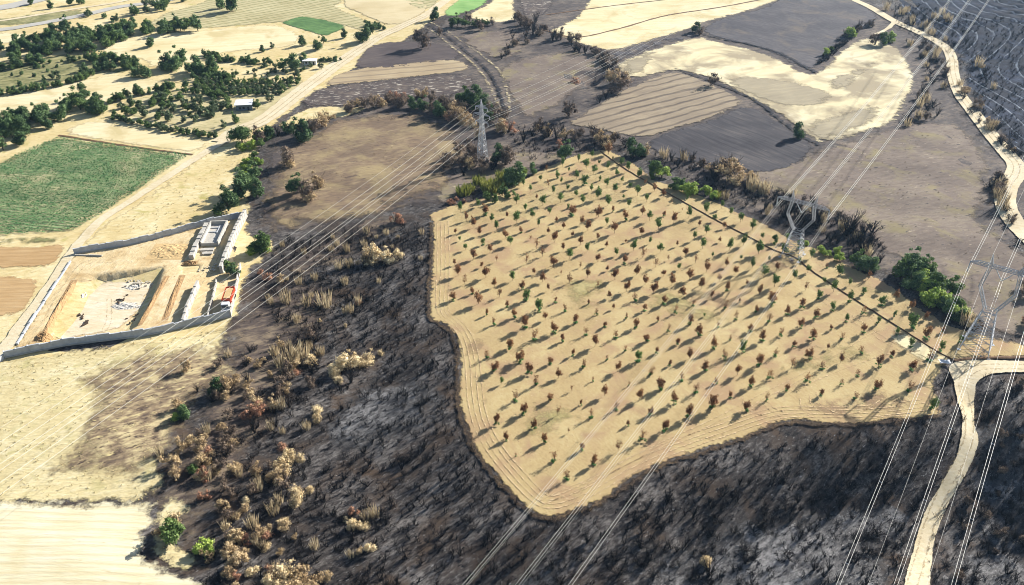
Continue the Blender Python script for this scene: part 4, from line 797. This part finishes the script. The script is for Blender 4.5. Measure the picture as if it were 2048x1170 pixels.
def delta_pylon(base_px,zb,ang,half,label,base_w,bs=1.):
    B=U1(*base_px); z0=B[2]; u=(math.cos(ang),math.sin(ang)); v=(-u[1],u[0])   # u along beam
    t=empty('lattice_pylon',(B[0],B[1],z0)); tag(t,label,'pylon','horizontal beam power pylons'); Z=zb-z0
    m=MB(); wz=Z*.50; lattice(m,sq((0,0),base_w/2,-.3,u,v),sq((0,0),1.7,wz,u,v),6,.12*bs,.065*bs); m.build('tower_body',steel,t)
    for s in(-1,1):
        m=MB(); o=(u[0]*s*half*.42,u[1]*s*half*.42); a=sq((u[0]*s*1.3,u[1]*s*1.3),.4,wz,u,v); mid=sq((u[0]*s*half*.5,u[1]*s*half*.5),.4,Z*.76,u,v); lattice(m,a,mid,3,.085*bs,.045*bs); lattice(m,mid,sq(o,.45,Z,u,v),3,.085*bs,.045*bs); m.build('fork_arm',steel,t)
        m=MB(); m_=sq(o,.45,Z+.9,u,v); tip=(o[0]*1.12,o[1]*1.12,Z+4.2); lattice(m,m_,[tip]*4,3,.085*bs,.045*bs); m.build('earth_peak',steel,t)
    m=MB(); n=16
    for k in range(n):
        a=-half+2*half*k/n;b=-half+2*half*(k+1)/n
        def sec(q): e=.5*min(1,(half-abs(q))/2.5+.15); return [Vector((u[0]*q+v[0]*c*e,u[1]*q+v[1]*c*e,Z+(0 if d<0 else e*1.8))) for c,d in((-1,-1),(1,-1),(1,1),(-1,1))]
        P,Q=sec(a),sec(b)
        for i in range(4): m.bar(P[i],Q[i],.08*bs); m.bar(P[i],Q[(i+1)%4],.045*bs); m.bar(P[i],P[(i+1)%4],.045*bs)
    m.build('cross_beam',steel,t); att=[]
    for q in(-half+.15,0,half-.15):
        c=Vector((u[0]*q,u[1]*q,Z-3.4)); m=MB()
        for s in ((-1,1) if q==0 else (-.35,.35)):
            e=Vector((u[0]*(q+s*2.4),u[1]*(q+s*2.4),Z)) if q==0 else Vector((u[0]*(q+s*.2),u[1]*(q+s*.2),Z)); m.bar(e,c,.10,.10,6)
            for k in range(12): p=e.lerp(c,.2+.06*k); m.bar(p-Vector((0,0,.04)),p+Vector((0,0,.04)),.15,.15,6)
        m.build('insulator_string',glass,t); att.append(Vector((B[0],B[1],z0))+c)
    m=MB()
    for p in sq((0,0),base_w/2,-.2,u,v): m.box(p,(1.,1.,.9))
    m.build('footings',conc,t)
    pk=[Vector((B[0]+u[0]*s*half*.47,B[1]+u[1]*s*half*.47,z0+Z+4.2)) for s in(-1,1)]
    return att,pk
def wire(name,P,Q,r,sag,label,group,n=40,bundle=0.,spacers=False):
    P=Vector(P);Q=Vector(Q);d=(Q-P).normalized();s=Vector((-d.y,d.x,0)).normalized(); m=MB(); offs=(-bundle/2,bundle/2) if bundle else (0,)
    f=lambda t:P.lerp(Q,t)-Vector((0,0,4*sag*t*(1-t)))
    for o in offs:
        for k in range(n): m.bar(f(k/n)+s*o,f((k+1)/n)+s*o,r,r,5)
    o=m.build(name,wirem); tag(o,label,'power line',group)
    if spacers:
        for k in range(1,8):
            c=f((k-.35)/8); b=MB(); b.bar(c-s*bundle*.5,c+s*bundle*.5,.07); b.build('spacer',steel,o)
    return o
UB=R(-34.5)
def line(base,zb,half,P2mid,P3mid,label,bw,tagn,near_t=.55,far_t=.8,bs=1.):
    att,pk=delta_pylon(base,zb,UB,half,label,bw,bs); mid=att[1]
    for nm,T,tt,sag in (('near',Vector(P2mid),near_t,4.),('far',Vector(P3mid),far_t,4.)):
        z=T.z+4*sag*tt*(1-tt); E=mid+(Vector((T.x,T.y,z))-mid)/tt
        w_='towards the viewer' if nm=='near' else 'away up the view'
        for a,pos in zip(att,('left','middle','right')): wire('conductor_bundle',a,E+(a-mid),.03 if nm=='near' else .055,sag,'%s twin conductor running %s from %s'%(pos,w_,tagn),'twin conductors of '+tagn,bundle=.62,spacers=True)
        for a,pos in zip(pk,('left','right')): wire('earth_wire',a,E+(a-mid),.014 if nm=='near' else .028,sag*.8,'thin %s earth wire running %s from %s'%(pos,w_,tagn),'earth wires of '+tagn)
line((1584,512),20.7,9.0,(4.8,110.6,10.0),(246.7,456.3,37.3),'steel lattice pylon with wide beam standing in the orchard beside the ditch',6.6,'the orchard pylon',bs=.8)
line((1951,695),27.1,9.2,(76.5,104.5,17.5),(200.4,278.8,35.3),'largest lattice pylon, by the pale road corner at the right edge',8.0,'the roadside pylon',bs=1.2)
# far pylon: slender double circuit tower
def far_pylon():
    B=U1(965,322); t=empty('lattice_pylon',tuple(B)); tag(t,'slender white lattice pylon with three short arms above the scorched thicket','pylon','power pylons further off')
    P2=U1(250,760,24); P3=U1(1292,76,28); z0=B[2]
    d=Vector((P3[0]-P2[0],P3[1]-P2[1],0)).normalized(); u=(-d.y,d.x); v=(d.x,d.y); Z=27.
    m=MB(); lattice(m,sq((0,0),1.9,-.3,u,v),sq((0,0),.75,Z*.58,u,v),6,.14,.085); m.build('tower_body',steel,t)
    m=MB(); lattice(m,sq((0,0),.75,Z*.58,u,v),sq((0,0),.45,Z*.93,u,v),6,.12,.075); lattice(m,sq((0,0),.45,Z*.93,u,v),[(0,0,Z+1)]*4,2,.1,.06); m.build('tower_head',steel,t)
    att=[]
    for q,(zz,hl) in enumerate(((Z*.66,3.2),(Z*.78,3.9),(Z*.90,3.0))):
        for s in(-1,1):
            m=MB(); tip=Vector((u[0]*s*hl,u[1]*s*hl,zz+.2))
            for c in(-1,1):
                for dz in(0,1.2): m.bar(Vector((u[0]*s*.5+v[0]*c*.55,u[1]*s*.5+v[1]*c*.55,zz+dz)),tip,.09)
                m.bar(Vector((u[0]*s*1.6+v[0]*c*.4,u[1]*s*1.6+v[1]*c*.4,zz)),Vector((u[0]*s*1.2,u[1]*s*1.2,zz+1)),.06)
            m.build('cross_arm',steel,t); m=MB(); m.bar(tip,tip-Vector((0,0,1.5)),.11,.11,6); m.build('insulator_string',glass,t); att.append(Vector(B)+tip-Vector((0,0,1.5)))
    top=Vector(B)+Vector((0,0,Z+1)); c=Vector((B[0],B[1],B[2]+Z*.78-1))
    for nm,T in(('towards the lower left',P2),('away to the upper right',P3)):
        tt=.72; sag=3.; E=c+(Vector((T[0],T[1],T[2]+4*sag*tt*(1-tt)))-c)/tt
        for k,a in enumerate(att): wire('conductor',a,E+(a-c),.034,sag,'%s conductor, %s arm of the far pylon, running %s'%(('left','right')[k%2],('lowest','middle','top')[k//2],nm),'conductors of the far pylon')
        wire('earth_wire',top,E+(top-c),.02,sag*.8,'thin earth wire from the far pylon tip running '+nm,'earth wires of the far pylon')
far_pylon()
# --- construction site walls, stepped precast panels
def wall(pxp,h,label,name='retaining_wall',th=.45,panel=3.,mat=conc,lay=LAY*6,copt=True):
    w=U(pxp)[:,:2]; c=[];m=MB(); d=0
    for a,b in zip(w[:-1],w[1:]):
        L=np.hypot(*(b-a)); n=max(1,round(L/panel)); ang=math.atan2(b[1]-a[1],b[0]-a[0])
        for k in range(n):
            p=a+(b-a)*(k+.5)/n; z=h1(*p)+lay; hh=h+.32*((d%3)-1)*.5; d+=1
            m.box((p[0],p[1],z+hh/2-.3),(L/n-.02 if k else L/n,th,hh+.6),ang)
            q=a+(b-a)*k/n; m.box((q[0],q[1],z+hh/2-.25),(.28,th+.16,hh+.75),ang)
    t=empty(name,(w[0][0],w[0][1],h1(*w[0]))); tag(t,label,'wall','walls of the building site')
    o=m.build('wall_panels',mat,t); o.location=-t.location
    if copt:
        f=MB()
        for a,b in zip(w[:-1],w[1:]):
            p=(a+b)/2; f.box((p[0],p[1],h1(*p)+lay+.05),(np.hypot(*(b-a)),th+.5,.3),math.atan2(b[1]-a[1],b[0]-a[0]))
        f=f.build('footing',conc2,t); f.location=-t.location
    return t
wall([(12,716),(60,706),(130,692),(200,683),(270,675),(330,665),(372,654),(430,641),(463,633)],2.3,'long stepped pale concrete wall along the near side of the building site')
wall([(150,509),(200,500),(250,493),(300,482),(345,470),(390,457),(430,446),(465,440),(492,433)],2.2,'long stepped concrete wall along the far side of the building site')
wall([(492,433),(478,460),(462,498),(450,530),(444,548)],3.0,'tall bright concrete wall at the upper right end of the site',th=1.0,mat=conc2)
wall([(384,520),(395,495),(408,470),(415,455)],1.8,'wide white wall left of the concrete basin',th=1.5,mat=conc2,copt=False)
wall([(368,650),(376,625),(387,598),(398,574)],2.2,'white inner wall nearest the excavated pit',th=.7,mat=conc2)
wall([(416,640),(424,610),(432,580),(434,565)],1.3,'thin middle inner wall beside the orange truck bay',th=.35,mat=conc2,copt=False)
wall([(462,634),(468,606),(474,580),(477,560)],2.0,'thin outer wall along the right side of the truck bay',th=.35,mat=conc2,copt=False)
wall([(478,556),(482,535)],1.8,'short wall stub beyond the truck bay',th=.35,mat=conc2,copt=False)
wall([(35,690),(60,650),(90,604),(118,562),(142,525)],.5,'low kerb wall along the dirt track side of the site',th=.5,panel=6,copt=False)
wall([(152,512),(180,513),(205,514)],.5,'low white kerb across the upper site corner',th=.4,panel=4,mat=conc2,copt=False)
wall([(1,724),(12,714)],1.4,'short gate wall at the lower left tip of the site',copt=False)
def basin():
    q=U([(404,493),(437,493),(456,453),(424,452)]); c=q[:,:2].mean(0); a=q[1,:2]-q[0,:2]; ang=math.atan2(a[1],a[0]); wx=np.hypot(*a); wy=np.hypot(*(q[3,:2]-q[0,:2])); z=h1(*c)+LAY*6
    t=empty('concrete_basin',(c[0],c[1],z),math.atan2(q[3,1]-q[0,1],q[3,0]-q[0,0])-math.pi/2); tag(t,'open white concrete basin with low partition walls in the building site','basin')
    m=MB(); m.box((0,0,.25),(wx,wy,.6)); m.build('floor_slab',conc2,t)
    for c_,d_ in(((-wx/2,0,.9),(.5,wy+.5,1.9)),((wx/2,0,.9),(.5,wy+.5,1.9)),((0,wy/2,.9),(wx-.5,.5,1.9)),((0,-wy/2,.6),(wx-.5,.5,1.2))): m=MB(); m.box(c_,d_); m.build('basin_wall',conc2,t)
    m=MB(); 
    for y in(.28,.08): m.box((-wx*.15,wy*y,.7),(wx*.5,.25,.35)); 
    m.box((wx*.12,wy*.2,.72),(.25,wy*.35,.35)); m.box((wx*.22,-wy*.2,.70),(wx*.25,.25,.3)); m.build('partition',conc,t)
    s=U1(398,503); t2=empty('concrete_slab',(s[0],s[1],s[2]+LAY*6),t.rotation_euler[2]); tag(t2,'loose concrete step slab lying before the white basin','slab'); m=MB(); m.box((3,0,.3),(wx*.8,1.6,.6)); m.box((3.6,-2.2,.2),(wx*.6,1.5,.4)); m.build('slab',conc2,t2)
basin()
def mound(px,py,w,h,mat,label,name,seed,asp=1.,rz=0.,to=None):
    if to:
        a_,b_=U1(px,py),U1(*to); rz=math.atan2(b_[1]-a_[1],b_[0]-a_[0])-math.pi/2; asp=math.hypot(b_[0]-a_[0],b_[1]-a_[1])/w; px,py=(px+to[0])/2,(py+to[1])/2
    rs=np.random.RandomState(seed); P=U1(px,py); n=26; V=[];F=[]
    for i in range(n):
        for j in range(n):
            x,y=(i/(n-1)-.5)*2,(j/(n-1)-.5)*2; r=math.hypot(x,y); z=max(0,1-r)**.8*(1+.5*math.sin(5*x+seed)*math.cos(6*y-seed))+rs.uniform(-.3,.3)*(r<.9)
            X,Y=x*w/2,y*w/2*asp; gx,gy=P[0]+X*math.cos(rz)-Y*math.sin(rz),P[1]+X*math.sin(rz)+Y*math.cos(rz)
            V.append((gx-P[0],gy-P[1],h1(gx,gy)-P[2]+LAY*8+z*h-.08))
    F=[(i*n+j,(i+1)*n+j,(i+1)*n+j+1,i*n+j+1) for i in range(n-1) for j in range(n-1)]
    o=obj(name,mesh(name,V,F,mat)); o.location=tuple(P); return tag(o,label,'pile','earth and rubble piles of the building site')
white=plain('white gravel',C(240,234,220),var=.06,scale=2); clay=plain('heaped clay',C(222,190,136),var=.2,scale=.9); clayd=plain('dark clods',C(186,152,108),var=.3,scale=.9)
mound(268,576,7,.3,white,'pale gravel spread in the upper right of the pit','gravel_pile',1,.6); mound(252,614,11,.4,white,'low white gravel spread in the lower middle of the pit','gravel_pile',2,.45)
mound(176,584,2.5,.8,white,'small white heap at the left of the pit','gravel_pile',3,to=(160,606))
mound(152,560,2.2,.5,clayd,'long thin clay ridge left of the pit','clay_mound',6,to=(84,684)); mound(92,676,6,.9,clayd,'rough clay heap at the lower left of the pit','clay_mound',7,.9)
mound(366,550,2.,.35,clayd,'clod ridge between the pit and inner wall','clay_mound',9,to=(330,640)); mound(336,552,1.8,.35,clayd,'clod bank on the right edge of the pit','clay_mound',14,to=(280,650)); mound(380,528,5,.6,clayd,'small clod heap by the dug hole','clay_mound',10,.6)
mound(340,505,14,.5,clay,'broad low clay heap above the pit','clay_mound',8,.8)
def truck():
    a=U1(452,630);b=U1(466,590); ang=math.atan2(b[1]-a[1],b[0]-a[0]); c=(a+b)/2; L=11.
    t=empty('dump_truck',(c[0],c[1],h1(c[0],c[1])+LAY*6),ang); tag(t,'long orange red dump truck heaped with clay, white cab, by the lower wall','truck')
    red=plain('orange red paint',C(214,84,48),.5,0,.4); wt=plain('white cab paint',C(240,240,240),.4,0,.4); blk=plain('tyre rubber',C(40,40,42)); gls=plain('cab glass',C(50,60,70),.1,0,.8)
    m=MB(); m.box((1.1,0,2.0),(7.6,2.7,.25)); m.box((1.1,1.35,2.7),(7.6,.14,1.5)); m.box((1.1,-1.35,2.7),(7.6,.14,1.5)); m.box((-2.7,0,2.75),(.14,2.6,1.6)); m.box((4.9,0,2.7),(.14,2.6,1.5))
    for k in range(6):
        for s in(-1,1): m.box((-2.2+k*1.32,s*1.46,2.7),(.14,.12,1.4))
    m.build('dump_bed',red,t); m=MB(); m.box((1.1,0,2.8),(7.3,2.5,1.3),0,.8); m.build('load',clay,t)
    m=MB(); m.box((-4.1,0,1.9),(1.9,2.5,2.3),0,.93); m.box((-4.1,0,.9),(2.1,2.6,.5)); m.build('cab',wt,t); m=MB(); m.box((-5.08,0,2.3),(.06,2.1,.9)); m.build('windscreen',gls,t)
    m=MB(); m.box((.4,0,1.2),(9.4,1.2,.4)); m.build('chassis',blk,t)
    for x in(-4.1,.9,2.4,3.9):
        for s in(-1,1): m=MB(); m.bar((x,s*1.0,.55),(x,s*1.4,.55),.55,.55,14); m.build('wheel',blk,t)
truck()
# --- huts
def hut(px,py,L,Wd,H,rz,label,wallc,roofc,name,wins):
    P=U1(px,py); t=empty(name,tuple(P),rz); tag(t,label,'hut'); wm=plain(name+' wall',wallc,var=.08); rm=plain(name+' roof',roofc,.5,0,.4,var=.03); dk=plain(name+' glazing',C(40,48,56),.3)
    m=MB(); m.box((0,0,H/2),(L,Wd,H+.1)); wl=m.build('wall',wm,t)
    m=MB(); m.box((0,-.2,H+.35),(L+1.2,Wd+1.6,.16)); m.box((0,.2,H+.15),(L,Wd,.3)); m.build('roof',rm,t)
    m=MB(); m.box((L*.3,-Wd/2-.03,1.),(.9,.08,2.)); m.build('door',dk,t)
    for x in wins: m=MB(); m.box((x,-Wd/2-.03,1.5),(1.,.08,.9)); m.build('window',dk,t)
    for x in (-L/2-.4,L/2+.4): m=MB(); m.bar((x,-Wd/2-.8,0),(x,-Wd/2-.8,H+.3),.1); m.build('post',wm,t)
hut(490,217,7.5,6.5,3.,R(8),'hut with shade-grey walls and a bright white roof among green trees by the road',C(128,140,150),C(250,252,254),'farm_hut',(-1.8,0))  # blue-grey shade of the near face is put into all walls
hut(621,129,7.,3.,2.5,R(4),'small white cabin with two dark windows beside dark trees',C(245,248,250),C(250,250,250),'white_cabin',(-2.,-.2))
# --- white tarp at the road corner
P=U1(1888,728); rs=np.random.RandomState(3); V=[(x*.55,y*.45,.25+.35*math.sin(x*1.3)*math.cos(y)+rs.uniform(-.1,.1)) for x in range(-3,4) for y in range(-2,3)]
o=obj('tarp',mesh('tarp',V,[(i*5+j,(i+1)*5+j,(i+1)*5+j+1,i*5+j+1) for i in range(6) for j in range(4)],plain('white sheeting',C(235,240,245),.6))); o.location=(P[0],P[1],P[2]+.7); tag(o,'crumpled white tarp lying at the ditch end beside the pale road','tarp')
def scraps(px,py,n,w,label,name,mat,seed,L=(.5,2.2)):
    rs=np.random.RandomState(seed); P=U1(px,py); m=MB()
    for i in range(n):
        a=rs.uniform(0,3.14); q=rs.normal(size=2)*w; m.box((q[0],q[1],.15+.08*i/n),(rs.uniform(*L),rs.uniform(.2,.6),rs.uniform(.12,.35)),a)
    o=m.build(name,mat); o.location=(P[0],P[1],P[2]+LAY*9); return tag(o,label,'pile','rubble heaps in the pit')
grey=plain('broken concrete',C(214,204,184),var=.2); dk=plain('dark timber',C(88,74,62),var=.3)
scraps(276,570,42,1.9,'scatter of broken concrete bits on the upper right pit gravel','rubble_heap',grey,1,(.3,1.)); scraps(166,634,9,.9,'dark timber scraps at the lower left of the pit floor','timber_heap',dk,2,(.3,1.1)); scraps(175,649,7,.6,'few dark boards near the lower pit edge','timber_heap',dk,3)
scraps(240,602,10,1.0,'dark bits beside the lower white gravel','timber_heap',dk,4,(.3,1.2)); scraps(412,508,8,.7,'rubble bits below the white basin','rubble_heap',grey,5,(.4,1.2)); scraps(418,540,12,1.6,'broken blocks at the ramp top','rubble_heap',grey,6,(.4,1.4)); scraps(272,640,10,1.2,'dark bits at the lower right pit corner','timber_heap',dk,7,(.3,1.2))
def pole(px,py,h,lab):
    P=U1(px,py); m=MB(); m.bar((0,0,-.2),(0,0,h),.09,.07,6); o=m.build('marker_post',conc2); o.location=tuple(P); tag(o,lab,'post')
# ================================================================ AIR
m=bpy.data.materials.new('thin haze'); m.use_nodes=True; nt=m.node_tree; nt.nodes.remove(nt.nodes['Principled BSDF'])
pv=nt.nodes.new('ShaderNodeVolumePrincipled'); pv.inputs['Color'].default_value=(.42,.68,1,1); pv.inputs['Density'].default_value=.00005; pv.inputs['Anisotropy'].default_value=.3; nt.links.new(pv.outputs[0],nt.nodes['Material Output'].inputs['Volume'])
hb=MB(); hb.box((0,2200,86),(13000,11000,210)); hz=hb.build('haze',m); tag(hz,'thin pale summer haze over the whole valley','haze',None,'stuff')
